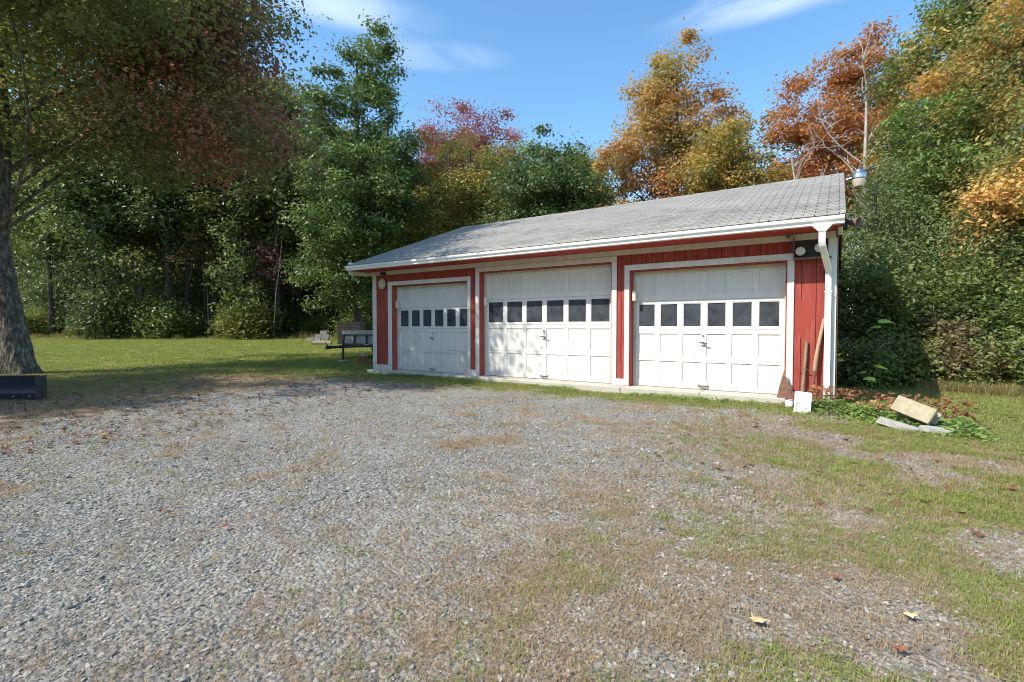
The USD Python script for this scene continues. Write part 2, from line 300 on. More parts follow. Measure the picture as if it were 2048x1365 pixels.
L_WOODY = leafmat("yellow_green_woodland_leaves", [(0, G_DARK), (0.4, (0.07, 0.085, 0.02)), (0.8, (0.14, 0.13, 0.03)), (1, YEL)], trans=0.35, patch=0.35, gain=2.4)
L_RED = leafmat("red_leaves", [(0, DKRED), (0.4, REDL), (0.8, PINK), (1, RUSTY)], gain=2.0, shift=False)
L_RUSTY = leafmat("rust_brown_leaves", [(0, G_MID), (0.3, (0.12, 0.07, 0.025)), (0.7, (0.20, 0.085, 0.03)), (1, OLIVE)], gain=1.3, shift=False)
L_PINKY = leafmat("pink_brown_leaves", [(0, (0.14, 0.05, 0.045)), (0.5, (0.25, 0.10, 0.09)), (1, OLIVE)], gain=1.3, shift=False)
L_OLIVE = leafmat("olive_leaves", [(0, G_MID), (0.35, OLIVE), (0.75, (0.20, 0.16, 0.04)), (1, RUSTY)], gain=2.1)
L_GOLD = leafmat("gold_orange_leaves", [(0, RUSTY), (0.18, (0.25, 0.115, 0.035)), (0.42, (0.27, 0.17, 0.045)), (0.7, (0.22, 0.18, 0.045)), (1, (0.11, 0.12, 0.03))], patch=0.30, mixp=0.75, gain=1.75, shift=False)
L_YG = leafmat("yellow_green_leaves", [(0, G_MID), (0.35, (0.14, 0.12, 0.03)), (0.7, (0.24, 0.17, 0.035)), (1, (0.30, 0.20, 0.04))], patch=0.6, gain=1.8)
L_ORANGE = leafmat("orange_leaves", [(0, RUSTY), (0.4, ORG), (0.75, (0.31, 0.14, 0.04)), (1, (0.22, 0.17, 0.05))], patch=0.5, gain=1.55, shift=False)
L_MIXR = leafmat("mixed_autumn_leaves", [(0, G_MID), (0.25, (0.11, 0.12, 0.03)), (0.5, GOLD), (0.75, ORG), (0.9, PINK), (1, YEL)], patch=0.45, mixp=0.65, gain=1.75, shift=False)
L_GRTURN = leafmat("turning_green_leaves", [(0, G_DARK), (0.4, G_MID), (0.65, OLIVE), (0.85, GOLD), (1, ORG)], patch=0.4, mixp=0.8, gain=2.1)
L_IVY = leafmat("vine_leaves", [(0, G_DARK), (0.5, (0.06, 0.10, 0.022)), (0.9, (0.12, 0.16, 0.035)), (1, (0.22, 0.17, 0.04))], trans=0.3, gain=2.4)
L_CEDAR = leafmat("cedar_foliage", [(0, (0.020, 0.034, 0.014)), (0.6, (0.042, 0.062, 0.020)), (1, (0.085, 0.10, 0.03))], trans=0.15, gain=3.2)
L_BUSH = leafmat("bush_leaves", [(0, G_DARK), (0.45, (0.055, 0.075, 0.02)), (0.8, (0.11, 0.125, 0.032)), (0.93, OLIVE), (1, (0.20, 0.12, 0.05))], trans=0.3, patch=0.9, gain=3.0)
L_BUSHB = leafmat("brownish_bush_leaves", [(0, (0.03, 0.04, 0.015)), (0.2, (0.07, 0.055, 0.03)), (0.4, (0.05, 0.07, 0.02)), (0.85, (0.09, 0.11, 0.03)), (1, (0.14, 0.12, 0.045))], trans=0.3, patch=0.9)
L_COVER = leafmat("ground_cover_leaves", [(0, (0.04, 0.075, 0.018)), (0.6, (0.085, 0.145, 0.032)), (0.94, (0.15, 0.19, 0.045)), (1, (0.25, 0.10, 0.05))], trans=0.3, patch=2.0)
L_REDVINE = leafmat("red_vine_leaves", [(0, (0.11, 0.05, 0.025)), (0.3, (0.22, 0.085, 0.035)), (0.55, (0.30, 0.15, 0.05)), (0.75, (0.12, 0.12, 0.03)), (1, (0.07, 0.10, 0.025))], trans=0.3, patch=2.0, gain=1.5, shift=False)
L_BURD = leafmat("large_bright_green_leaf", [(0, (0.13, 0.22, 0.03)), (1, (0.20, 0.28, 0.05))], trans=0.35)
L_FALL = leafmat("fallen_leaf_colours", [(0, (0.14, 0.065, 0.03)), (0.4, (0.26, 0.15, 0.07)), (0.7, (0.40, 0.28, 0.14)), (0.9, (0.48, 0.40, 0.27)), (1, (0.30, 0.06, 0.03))], trans=0.15, patch=5.0, mixp=0.1, gain=1.15, shift=False)
L_TAN = leafmat("tan_dry_leaf", [(0, (0.50, 0.36, 0.16)), (1, (0.60, 0.46, 0.24))], trans=0.15, gain=1.15, shift=False)
L_RUSTL = leafmat("rust_brown_dry_leaf", [(0, (0.20, 0.06, 0.03)), (1, (0.32, 0.11, 0.05))], trans=0.15, gain=1.15, shift=False)
GRASS = leafmat("grass_blades", [(0, (0.056, 0.082, 0.016)), (0.45, (0.105, 0.138, 0.027)), (0.78, (0.16, 0.168, 0.042)), (1, (0.28, 0.21, 0.09))], trans=0.3, rough=0.5, patch=3.0, mixp=0.3, gain=2.6)
STRAW = leafmat("dry_grass_blades", [(0, (0.19, 0.13, 0.07)), (0.5, (0.29, 0.21, 0.115)), (0.85, (0.38, 0.30, 0.175)), (1, (0.16, 0.165, 0.055))], trans=0.25, rough=0.7, patch=3.0, mixp=0.3, gain=1.5, shift=False)
LONGG = leafmat("long_yellow_grass_blades", [(0, (0.13, 0.13, 0.03)), (0.5, (0.28, 0.21, 0.07)), (1, (0.42, 0.30, 0.13))], trans=0.3, rough=0.6, patch=3.0, gain=1.1, shift=False)

# ------------------------------------------------------------------ ground
VIEW = np.array([-0.5497, 0.8355])
def gh(x, y):
    x, y = np.asarray(x, float), np.asarray(y, float)
    d = VIEW[0] * x + VIEW[1] * y
    r = np.maximum(d - 15.0, 0)
    rise = 0.036 * np.where(r < 4, r * r / 8, r - 2) * (r > 0)
    rise = np.minimum(rise, 0.036 * 26)
    p = np.stack([x * 0.55, y * 0.55, 0 * x], -1)
    q = np.stack([x * 2.3, y * 2.3, 0 * x + 3], -1)
    near = np.exp(-np.maximum(np.hypot(x + 3, y - 5) - 14, 0) / 10)
    return rise + near * (0.05 * (meshkit.noise(p, 3) - 0.5) + 0.016 * (meshkit.noise(q, 5) - 0.5)) - 0.012

def smooth(a, b, x):
    t = np.clip((x - a) / (b - a), 0, 1)
    return t * t * (3 - 2 * t)

def cover(x, y):
    """How much living grass, dry grass and pale dust lies at a spot."""
    x, y = np.asarray(x, float), np.asarray(y, float)
    P = lambda s, o=0: np.stack([x * s + o, y * s - o, 0 * x + o], -1)
    n1, n2, n3, n4 = meshkit.fbm(P(0.5), 3, 11), meshkit.fbm(P(1.5, 4), 3, 12), meshkit.fbm(P(3.4, 8), 3, 13), meshkit.fbm(P(0.9, 15), 3, 14)
    right = smooth(-2.1, 1.4, x + 1.6 * (n1 - 0.5) + 1.5 * (n2 - 0.5) + 0.10 * (y - 4))
    left = smooth(0.0, 2.2, -(x + 6.9 + 0.42 * y) + 1.8 * (n1 - 0.5) + 1.0 * (n2 - 0.5))
    front = smooth(7.6, 8.6, y + 0.9 * (n2 - 0.5)) * (x > -11)
    behind = smooth(9.0, 10.5, y) * ((x < -10.4) | (x > -0.2))
    lawnl = smooth(0.6, 2.8, -(x + 9.4 + 0.30 * y) + 1.5 * (n1 - 0.5))
    farlawn = smooth(11.0, 14.5, VIEW[0] * x + VIEW[1] * y + 3 * (n1 - 0.5))
    back = np.maximum(left, farlawn)
    g = np.maximum.reduce([right * smooth(0.74, 0.46, n2 - 0.16 * smooth(0.8, 2.2, x) + 0.06 + 0.25 * (n3 - 0.5)) , farlawn, 0.7 * front * smooth(0.62, 0.45, n3), behind, 0.45 * lawnl])
    s = np.maximum.reduce([0.46 * smooth(0.05, 0.4, right) * smooth(0.62, 0.42, n3), 1.0 * left * (1 - 0.6 * farlawn), 0.5 * front, 0.6 * smooth(0.50, 0.66, n4) * smooth(0.45, 0.60, n3), 0.26 * smooth(-3.2, -0.8, x)])
    dust = smooth(0.56, 0.72, meshkit.fbm(P(0.8, 31), 3, 15)) * smooth(-3.5, 0.5, x) * smooth(8.6, 7.0, y)
    return np.clip(g, 0, 1), np.clip(s, 0, 1), np.clip(dust * (1 - 0.6 * g), 0, 1)

def axis(fine0, fine1, step, far):
    mid = np.arange(fine0, fine1 + 1e-6, step)
    g = [step]
    while sum(g) < far:
        g.append(g[-1] * 1.13)
    o = np.cumsum(g)
    return np.concatenate([fine0 - o[::-1], mid, fine1 + o])

gx, gy = axis(-13, 6, 0.11, 420), axis(0, 14, 0.11, 420)
GX, GY = np.meshgrid(gx, gy, indexing="ij")
GZ = gh(GX, GY)
nx, ny = GX.shape
ii, jj = np.meshgrid(np.arange(nx - 1), np.arange(ny - 1), indexing="ij")
quads = np.stack([ii * ny + jj, (ii + 1) * ny + jj, (ii + 1) * ny + jj + 1, ii * ny + jj + 1], -1).reshape(-1, 4)
gv = np.stack([GX.ravel(), GY.ravel(), GZ.ravel()], 1)
cg, cs, cd = cover(gv[:, 0], gv[:, 1])
# gravel, dust, straw and turf, mixed by the cover that lies at each spot
gn = {"ps": ("geometry", {}), "at": ("attribute", {"attribute": "cover"}), "sep": ("separate_color", {}),
      "v1": ("voronoi_texture", {"scale": 42.0, "randomness": 1.0}), "v2": ("voronoi_texture", {"scale": 95.0}), "n1": ("noise_texture", {"scale": 1.1, "detail": 5.0}), "n2": ("noise_texture", {"scale": 26.0, "detail": 6.0, "roughness": 0.7}),
      "sc": ("separate_color", {}), "r1": ("rgb_ramp", {"ramp": [(0, (0.115, 0.108, 0.096)), (0.5, (0.225, 0.213, 0.188)), (0.85, (0.32, 0.302, 0.268)), (1, (0.43, 0.41, 0.365))]}),
      "sc2": ("separate_color", {}), "r2": ("rgb_ramp", {"ramp": [(0, (0.155, 0.147, 0.131)), (1, (0.315, 0.30, 0.267))]}),
      "mg": ("mix", {"fac": 0.45}), "tone": ("map_range", {"from_min": 0.3, "from_max": 0.7, "to_min": 0.86, "to_max": 1.1}), "hv": ("hsv", {"saturation": 1.0}),
      "dm": ("mix", {"color2": (0.42, 0.39, 0.35)}), "dn": ("math", {"math_type": "multiply", "value2": 0.75}),
      "st": ("rgb_ramp", {"ramp": [(0.3, (0.17, 0.12, 0.07)), (0.5, (0.30, 0.22, 0.13)), (0.7, (0.42, 0.34, 0.22))]}), "sm": ("map_range", {"from_min": 0.40, "from_max": 0.60, "clamp": True}), "sf": ("math", {"math_type": "multiply_add", "value3": -0.35, "use_clamp": True}), "smx": ("mix", {}),
      "gr": ("rgb_ramp", {"ramp": [(0.3, (0.125, 0.135, 0.03)), (0.5, (0.245, 0.235, 0.05)), (0.7, (0.36, 0.30, 0.10))]}), "gf": ("math", {"math_type": "multiply_add", "value2": 1.5, "value3": -0.3, "use_clamp": True}), "gmx": ("mix", {}),
      "p": ("principled_bsdf", {"roughness": 0.95, "specular_ior_level": 0.2}), "bp": ("bump", {"strength": 0.9, "distance": 0.02}), "inv": ("math", {"math_type": "multiply", "value2": -1.0}), "bh": ("math", {"math_type": "add"})}
gl = [("at.color", "sep.color"), ("ps.position", "v1.vector"), ("ps.position", "v2.vector"), ("ps.position", "n1.vector"), ("ps.position", "n2.vector"),
      ("v1.color", "sc.color"), ("sc.r", "r1.fac"), ("v2.color", "sc2.color"), ("sc2.g", "r2.fac"), ("r1.color", "mg.color1"), ("r2.color", "mg.color2"), ("n1.fac", "tone.value"), ("tone.result", "hv.value"), ("mg.color", "hv.color"),
      ("hv.color", "dm.color1"), ("sep.b", "dn.value1"), ("dn.value", "dm.fac"),
      ("n2.fac", "st.fac"), ("n2.fac", "gr.fac"), ("n2.fac", "sm.value"), ("sm.result", "sf.value1"), ("sep.g", "sf.value2"), ("dm.color", "smx.color1"), ("st.color", "smx.color2"), ("sep.g", "smx.fac"),
      ("sep.r", "gf.value1"), ("gf.value", "gmx.fac"), ("smx.color", "gmx.color1"), ("gr.color", "gmx.color2"), ("gmx.color", "p.base_color"),
      ("v1.distance", "inv.value1"), ("inv.value", "bh.value1"), ("n2.fac", "bh.value2"), ("bh.value", "bp.height"), ("bp.normal", "p.normal")]
GROUND = M("ground", gn, gl)
gm = usdkit.mesh(stage, "/World/ground", (gv, quads), GROUND, smooth=True)
UsdGeom.PrimvarsAPI(gm).CreatePrimvar("cover", Sdf.ValueTypeNames.Color3fArray, "vertex").Set(Vt.Vec3fArray.FromNumpy(np.stack([cg, cs, cd], 1).astype(np.float32)))
setd(gm.GetPrim(), "gravel yard running into mown grass and worn straw", "ground", None, "structure")

# ------------------------------------------------------------------ garage
YF, X0, X1, YB = 9.284, -10.66, -0.03, 17.72
ZS, ZFR0, ZSOF = 0.10, 2.655, 2.76
G = thing("garage", "red board garage with three white panelled doors and grey shingle roof", "garage")
# slab with three joints
cuts = [X0 - 0.02, -7.2, -3.45, -2.0, X1 + 0.02]
for a, b in zip(cuts[:-1], cuts[1:]):
    part(G, "concrete_slab", cbox(a + 0.004, b - 0.004, 9.02, 17.7, -0.25, ZS, 0.012), CONC)
doors = [(-9.957, -7.376, -10.091, -7.286, 2.36, 2.46), (-7.025, -3.734, -7.129, -3.631, 2.545, 2.650), (-3.372, -0.689, -3.472, -0.589, 2.35, 2.455)]
# sheathing behind the boards, with the openings left out
edges = [X0 + 0.01] + [q for d in doors for q in d[:2]] + [X1 - 0.01]
for k in range(4):
    part(G, "front_wall", box(edges[2 * k], edges[2 * k + 1], YF + 0.016, YF + 0.10, ZS, ZSOF), DARKW)
for d in doors:
    part(G, "door_header", box(d[0], d[1], YF + 0.016, YF + 0.10, d[4] + 0.001, ZSOF), DARKW)
def wall_box(x0, x1):
    return box(x0, x1, YF + 0.10, YB, ZS, ZSOF)
part(G, "side_wall", cat_([box(X0 + 0.01, X0 + 0.11, YF + 0.10, YB, ZS, ZSOF)]), RED)
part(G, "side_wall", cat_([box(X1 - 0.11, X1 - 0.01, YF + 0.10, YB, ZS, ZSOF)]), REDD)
part(G, "back_wall", box(X0 + 0.11, X1 - 0.11, YB - 0.1, YB, ZS, ZSOF), RED)
YR, ZR, YE, ZE = 13.5, 4.72, 8.60, 2.885
slope = (ZR - ZE) / (YR - YE)
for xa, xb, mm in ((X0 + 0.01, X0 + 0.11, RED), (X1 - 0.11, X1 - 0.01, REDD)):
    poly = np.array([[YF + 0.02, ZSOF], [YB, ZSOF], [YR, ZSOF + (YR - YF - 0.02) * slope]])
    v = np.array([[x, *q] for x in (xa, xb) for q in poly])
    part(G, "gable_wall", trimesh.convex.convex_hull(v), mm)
# siding boards
bx = np.arange(X0, X1, 0.2035)
for x in bx:
    a, b = x + 0.004, min(x + 0.1995, X1 - 0.004)
    spans = [(ZS + 0.16, ZFR0)]
    pieces, cur = [], a
    for d in doors:
        lo, hi = d[2], d[3]
        if hi <= cur or lo >= b:
            continue
        if lo > cur:
            pieces.append((cur, lo, ZS + 0.01, ZFR0))
        if d[5] < ZFR0 - 0.02:
            pieces.append((max(cur, lo), min(b, hi), d[5], ZFR0))
        cur = hi
    if cur < b:
        pieces.append((cur, b, ZS + 0.01, ZFR0))
    for (p, q, z0, z1) in pieces:
        if q - p > 0.012:
            part(G, "siding_board", cbox(p, q, YF, YF + 0.0155, z0, z1, 0.003), RED)
# trim
part(G, "frieze_board", cbox(X0, X1, YF - 0.022, YF + 0.015, ZFR0 + 0.001, ZSOF - 0.001), TRIMW)
part(G, "corner_board", cbox(X0 - 0.02, X0 + 0.105, YF - 0.022, YF - 0.001, ZS + 0.14, ZFR0 - 0.001), TRIMW)
part(G, "corner_board", cbox(X0 - 0.041, X0 - 0.021, YF - 0.02, YF + 0.1, ZS + 0.0, ZSOF), TRIMW)
part(G, "corner_board", cbox(X1 - 0.10, X1 + 0.02, YF - 0.022, YF - 0.001, ZS, ZFR0 - 0.001), TRIMW)
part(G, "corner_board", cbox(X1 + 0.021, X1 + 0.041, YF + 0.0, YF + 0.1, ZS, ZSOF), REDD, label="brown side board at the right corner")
for (xi0, xi1, xo0, xo1, zi, zo) in doors:
    part(G, "door_casing", cbox(xo0, xi0, YF - 0.024, YF - 0.001, ZS + 0.002, zi), TRIMW)
    part(G, "door_casing", cbox(xi1, xo1, YF - 0.024, YF - 0.001, ZS + 0.002, zi), TRIMW)
    part(G, "door_casing", cbox(xo0, xo1, YF - 0.026, YF - 0.001, zi + 0.001, zo), TRIMW)
    part(G, "door_jamb", box(xi0, xi0 + 0.02, YF, YF + 0.19, ZS + 0.002, zi - 0.021), RED)
    part(G, "door_jamb", box(xi1 - 0.02, xi1, YF, YF + 0.19, ZS + 0.002, zi - 0.021), RED)
    part(G, "door_jamb", box(xi0, xi1, YF, YF + 0.19, zi - 0.02, zi), RED)
    part(G, "door_stop", cbox(xi0 + 0.021, xi0 + 0.085, YF + 0.155, YF + 0.186, ZS + 0.002, zi - 0.085), CREAM)
    part(G, "door_stop", cbox(xi1 - 0.045, xi1 - 0.021, YF + 0.155, YF + 0.186, ZS + 0.002, zi - 0.085), CREAM)
    part(G, "door_stop", cbox(xi0 + 0.021, xi1 - 0.021, YF + 0.153, YF + 0.186, zi - 0.084, zi - 0.022), CREAM)
for a, b in ((X0 + 0.001, doors[0][2] - 0.001), (doors[0][3] + 0.001, doors[1][2] - 0.001), (doors[1][3] + 0.001, doors[2][2] - 0.001)):
    part(G, "base_board", cbox(a, b, YF - 0.023, YF - 0.001, ZS + 0.002, ZS + 0.135), TRIMW)
# the drip head below the frieze over door two, a short strip above door three
part(G, "weather_strip", cbox(-1.4, -0.75, YF - 0.040, YF - 0.027, 2.352, 2.378), CREAM)
for sx, sz in ((-9.83, 1.86), (-6.90, 1.86), (-3.31, 1.86)):
    part(G, "door_sensor_box", cbox(sx - 0.025, sx + 0.045, YF + 0.03, YF + 0.075, sz - 0.1, sz + 0.1, 0.006), CREAM)
# sectional doors
def door(k, xi0, xi1, zi):
    xa, xb, z0, z1 = xi0 + 0.03, xi1 - 0.03, ZS + 0.006, zi - 0.05
    yf = YF + 0.19
    H = (z1 - z0) / 4
    cols = 6
    edge, st = 0.085, 0.095
    pw = (xb - xa - 2 * edge - 5 * st) / 6
    frame, pans, glass = [], [], []
    px = [(xa + edge + c * (pw + st), xa + edge + c * (pw + st) + pw) for c in range(cols)]
    rows = []
    for r in range(4):
        a, b = z0 + r * H + 0.002, z0 + (r + 1) * H - 0.002
        lo = {0: 0.125, 1: 0.062, 2: 0.050, 3: 0.115}[r]
        hi = {0: 0.050, 1: 0.078, 2: 0.050, 3: 0.075}[r]
        frame += [cbox(xa, xb, yf, yf + 0.035, a, a + lo, 0.003), cbox(xa, xb, yf, yf + 0.035, b - hi, b, 0.003)]
        pa, pb = a + lo, b - hi
        xs = [(xa, px[0][0])] + [(px[c][1], px[c + 1][0]) for c in range(5)] + [(px[5][1], xb)]
        frame += [cbox(p, q, yf + 0.0005, yf + 0.0345, pa, pb, 0.002) for p, q in xs]
        rows.append((pa, pb))
    D = part(G, "garage_door", cat_(frame), WHITE, label=["left white garage door, mostly shaded", "middle white garage door, the widest", "right white garage door, fully sunlit below its top row"][k])
    for r in range(4):
        pa, pb = rows[r]
        for c in range(cols):
            if r == 2:
                part(D, "window_pane", box(px[c][0] + 0.002, px[c][1] - 0.002, yf + 0.017, yf + 0.021, pa + 0.002, pb - 0.002), GLASS)
                bead = [box(px[c][0], px[c][1], yf + 0.006, yf + 0.016, pb - 0.012, pb), box(px[c][0], px[c][1], yf + 0.006, yf + 0.016, pa, pa + 0.012), box(px[c][0], px[c][0] + 0.012, yf + 0.0065, yf + 0.0155, pa + 0.012, pb - 0.012), box(px[c][1] - 0.012, px[c][1], yf + 0.0065, yf + 0.0155, pa + 0.012, pb - 0.012)]
                part(D, "window_bead", cat_(bead), WHITE)
            else:
                # flat field with a bevelled rim
                m = cbox(px[c][0] + 0.001, px[c][1] - 0.001, yf + 0.016, yf + 0.03, pa + 0.001, pb - 0.001, 0.002)
                part(D, "door_panel", m, WHITE)
    cx = (px[2][1] + px[3][0]) / 2
    hz = z0 + 1.56 * H
    part(D, "lock_cylinder", mov(rot(trimesh.creation.cylinder(0.017, 0.014, sections=16), math.pi / 2, [1, 0, 0]), cx - 0.01, yf - 0.008, hz + 0.13), METAL if k else CHROME)
    hub = mov(rot(trimesh.creation.cylinder(0.02, 0.05, sections=14), math.pi / 2, [1, 0, 0]), cx, yf - 0.026, hz)
    bar = rot(cbox(cx - 0.075, cx + 0.075, yf - 0.062, yf - 0.045, hz - 0.012, hz + 0.012, 0.004), 0.16, [0, 1, 0], (cx, yf, hz))
    part(D, "turn_handle", cat_([hub, bar]), CHROME)
    hz = z0 + 0.062
    lift = [cbox(cx - 0.075, cx + 0.075, yf - 0.038, yf - 0.030, hz - 0.014, hz + 0.012, 0.003), cbox(cx - 0.085, cx - 0.07, yf - 0.036, yf, hz - 0.012, hz + 0.026, 0.003), cbox(cx + 0.07, cx + 0.085, yf - 0.036, yf, hz - 0.012, hz + 0.026, 0.003)]
    part(D, "lift_handle", cat_(lift), CHROME)
for k, d in enumerate(doors):
    door(k, d[0], d[1], d[4])
# eaves
XE0, XE1 = -10.96, 0.06
part(G, "soffit", box(XE0 + 0.02, XE1 - 0.01, YE + 0.09, YF - 0.003, ZSOF + 0.0, ZSOF + 0.018), REDSOF)
part(G, "fascia", box(XE0 + 0.02, XE1 - 0.01, YE + 0.065, YE + 0.088, ZSOF - 0.006, ZE - 0.02), TRIMW)
part(G, "eave_return", cat_([cbox(XE0 + 0.0, XE0 + 0.019, YE + 0.07, YF + 0.02, ZSOF - 0.10, ZE + 0.10), cbox(XE0 + 0.019, X0 - 0.045, YF - 0.02, YF + 0.0, ZSOF - 0.10, ZSOF - 0.002)]), TRIMW)
part(G, "eave_return", cbox(X1 + 0.022, XE1 - 0.005, YF - 0.40, YF - 0.03, ZSOF - 0.08, ZSOF - 0.002, 0.01), CREAM)
# roof deck: two slopes
def slope_slab(y0, z0, y1, z1, x0, x1, t):
    d = np.array([y1 - y0, z1 - z0]); n = np.array([-d[1], d[0]]) / np.linalg.norm(d)
    if n[1] < 0: n = -n
    q = [(y0, z0), (y1, z1), (y1 - n[0] * t, z1 - n[1] * t), (y0 - n[0] * t, z0 - n[1] * t)]
    return trimesh.convex.convex_hull(np.array([[x, *p] for x in (x0, x1) for p in q]))
YBE = 2 * YR - YE
part(G, "roof_deck", slope_slab(YE + 0.03, ZE - 0.012, YR, ZR - 0.022, XE0, XE1, 0.07), DARKW)
part(G, "roof_deck", slope_slab(YBE, ZE, YR + 0.001, ZR - 0.01, XE0, XE1, 0.07), SHINGLE)
for xa, xb, mm in ((XE1 + 0.001, XE1 + 0.022, REDD), (XE0 - 0.022, XE0 - 0.001, TRIMW)):
    part(G, "rake_board", slope_slab(YE + 0.04, ZE - 0.004, YR - 0.001, ZR - 0.008, xa, xb, 0.17), mm)
    part(G, "rake_board", slope_slab(YBE, ZE - 0.004, YR + 0.001, ZR - 0.008, xa, xb, 0.17), mm)
# shingles: three-tab courses, each tab a thin wedge of its own
rng = np.random.default_rng(5)
L = math.hypot(YR - YE, ZR - ZE)
uy, uz = (YR - YE) / L, (ZR - ZE) / L
ny_, nz_ = -uz, uy
expo, tab = 0.142, 0.305
tabs = []
for r in range(int(L / expo) + 1):
    a0 = r * expo
    a1 = min(a0 + expo + 0.03, L)
    off = (r % 2) * tab / 2
    x = XE0 - 0.015 - off
    while x < XE1 + 0.03:
        xa, xb = max(x + 0.007, XE0 - 0.024), min(x + tab - 0.007, XE1 + 0.026)
        if xb - xa > 0.03:
            j = rng.normal(0, 0.0022, 4)
            lift = 0.0105 + abs(rng.normal(0, 0.0012))
            pts = []
            for s_a, lo, hi in ((a0 + j[0], 0.001, lift), (a1, 0.0005, 0.0025)):
                for xx, t in ((xa, j[1]), (xb, j[2])):
                    for h in (lo, hi):
                        s = s_a + (t if s_a < a1 else 0)
                        pts.append([xx, YE + uy * s + ny_ * (h), ZE + uz * s + nz_ * (h)])
            p = np.array(pts)   # 0,1 lower-left bottom/top; 2,3 lower-right; 4,5 upper-left; 6,7 upper-right
            f = np.array([[1, 3, 7], [1, 7, 5], [0, 2, 3], [0, 3, 1], [0, 1, 5], [0, 5, 4], [2, 6, 7], [2, 7, 3], [0, 4, 6], [0, 6, 2]])
            cen = p.mean(0)
            ang = 1.0 / np.linalg.norm(cen - [0, 0, EYE]) ** 2
            tabs.append((ang, p, f, r))
        x += tab
tabs.sort(key=lambda t: -t[0])
for _, p, f, r in tabs[:300]:
    part(G, "shingle", (p, f), SHINGLE if r > 1 else LICHEN)
part(G, "shingle_field", join([(p, f) for _, p, f, r in tabs[300:] if r > 1]), SHINGLE, kind="stuff")
part(G, "eave_shingles", join([(p, f) for _, p, f, r in tabs[300:] if r <= 1]), LICHEN, kind="stuff")
# ridge caps
x = XE0
while x < XE1 - 0.05:
    x2 = min(x + 0.30, XE1 + 0.02)
    a = 0.002 * (int(x * 10) % 2) + 0.006
    pts = []
    for xx, h in ((x - 0.01, a + 0.006), (x2, a)):
        pts += [[xx, YR - 0.13 * uy, ZR - 0.13 * uz + h], [xx, YR, ZR + h + 0.006], [xx, YR + 0.13 * uy, ZR - 0.13 * uz + h]]
    p = np.array(pts); q = p - [0, 0, 0.005]
    v = np.vstack([p, q])
    f = [[0, 1, 4], [0, 4, 3], [1, 2, 5], [1, 5, 4], [0, 6, 7], [0, 7, 1], [1, 7, 8], [1, 8, 2], [0, 3, 9], [0, 9, 6], [3, 4, 10], [3, 10, 9], [4, 5, 11], [4, 11, 10]]
    part(G, "ridge_cap", (v, np.array(f)), SHINGLE)
    x += 0.30
# K-style gutter
prof = [(0.060, 0.0), (0.005, 0.0), (0.000, 0.004), (-0.004, 0.034), (-0.018, 0.052), (-0.036, 0.066), (-0.040, 0.082), (-0.040, 0.112), (-0.030, 0.116), (-0.026, 0.108), (-0.030, 0.100), (-0.030, 0.083), (-0.012, 0.058), (0.004, 0.036), (0.007, 0.010), (0.055, 0.008), (0.060, 0.11), (0.066, 0.11), (0.066, 0.0)]
from shapely.geometry import Polygon
def extrude_x(poly, x0, x1):
    m = trimesh.creation.extrude_polygon(Polygon(poly), x1 - x0, engine="earcut")
    v = m.vertices.copy()
    m.vertices = np.stack([x0 + v[:, 2], v[:, 0], v[:, 1]], 1)
    m.fix_normals()
    return m
joints = [XE0, -7.35, -4.3, -1.05, XE1 + 0.01]
for a, b in zip(joints[:-1], joints[1:]):
    part(G, "gutter", mov(extrude_x(prof, a + 0.001, b - 0.001), 0, YE - 0.002, ZSOF - 0.006), GUTTER)
big = [(0.058, -0.002), (0.003, -0.002), (-0.003, 0.003), (-0.007, 0.034), (-0.021, 0.053), (-0.039, 0.068), (-0.043, 0.082), (-0.043, 0.1), (0.058, 0.1)]
for xx in joints[1:-1]:
    part(G, "gutter_joint", mov(extrude_x(big, xx - 0.03, xx + 0.03), 0, YE - 0.002, ZSOF - 0.006), GUTTER)
endp = [(0.066, -0.001), (0.004, -0.001), (-0.001, 0.004), (-0.005, 0.034), (-0.019, 0.053), (-0.037, 0.067), (-0.041, 0.082), (-0.041, 0.113), (0.066, 0.113)]
part(G, "gutter_end_cap", mov(extrude_x(endp, XE1 + 0.01, XE1 + 0.014), 0, YE - 0.002, ZSOF - 0.006), GUTTER)
part(G, "gutter_end_cap", mov(extrude_x(endp, XE0 - 0.004, XE0), 0, YE - 0.002, ZSOF - 0.006), GUTTER)
# outlet and downspout
def sweep_rect(path, w, d):
    """Rectangular pipe in the plane x-const to x-varying path of (x, y, z)."""
    vs = []
    P = np.array(path, float)
    T = np.gradient(P, axis=0); T /= np.linalg.norm(T, axis=1, keepdims=True)
    for p, t in zip(P, T):
        a = np.array([1.0, 0, 0]) - t * t[0]; a /= np.linalg.norm(a)
        b = np.cross(t, a)
        for sx, sy in ((-1, -1), (1, -1), (1, 1), (-1, 1)):
            vs.append(p + a * sx * w / 2 + b * sy * d / 2)
    f = []
    for i in range(len(P) - 1):
        for k in range(4):
            a, b, c, d2 = i * 4 + k, i * 4 + (k + 1) % 4, (i + 1) * 4 + (k + 1) % 4, (i + 1) * 4 + k
            f += [[a, b, c], [a, c, d2]]
    f += [[0, 2, 1], [0, 3, 2]]
    e = (len(P) - 1) * 4
    f += [[e, e + 1, e + 2], [e, e + 2, e + 3]]
    m = trimesh.Trimesh(np.array(vs), np.array(f), process=False); m.fix_normals()
    return m
ox = -0.20
fun = trimesh.convex.convex_hull(np.array([[ox - 0.13, YE - 0.03, ZSOF - 0.008], [ox + 0.13, YE - 0.03, ZSOF - 0.008], [ox - 0.13, YE + 0.06, ZSOF - 0.008], [ox + 0.13, YE + 0.06, ZSOF - 0.008], [ox - 0.045, YE - 0.02, ZSOF - 0.10], [ox + 0.045, YE - 0.02, ZSOF - 0.10], [ox - 0.045, YE + 0.06, ZSOF - 0.10], [ox + 0.045, YE + 0.06, ZSOF - 0.10]]))
part(G, "gutter_outlet", fun, GUTTER)
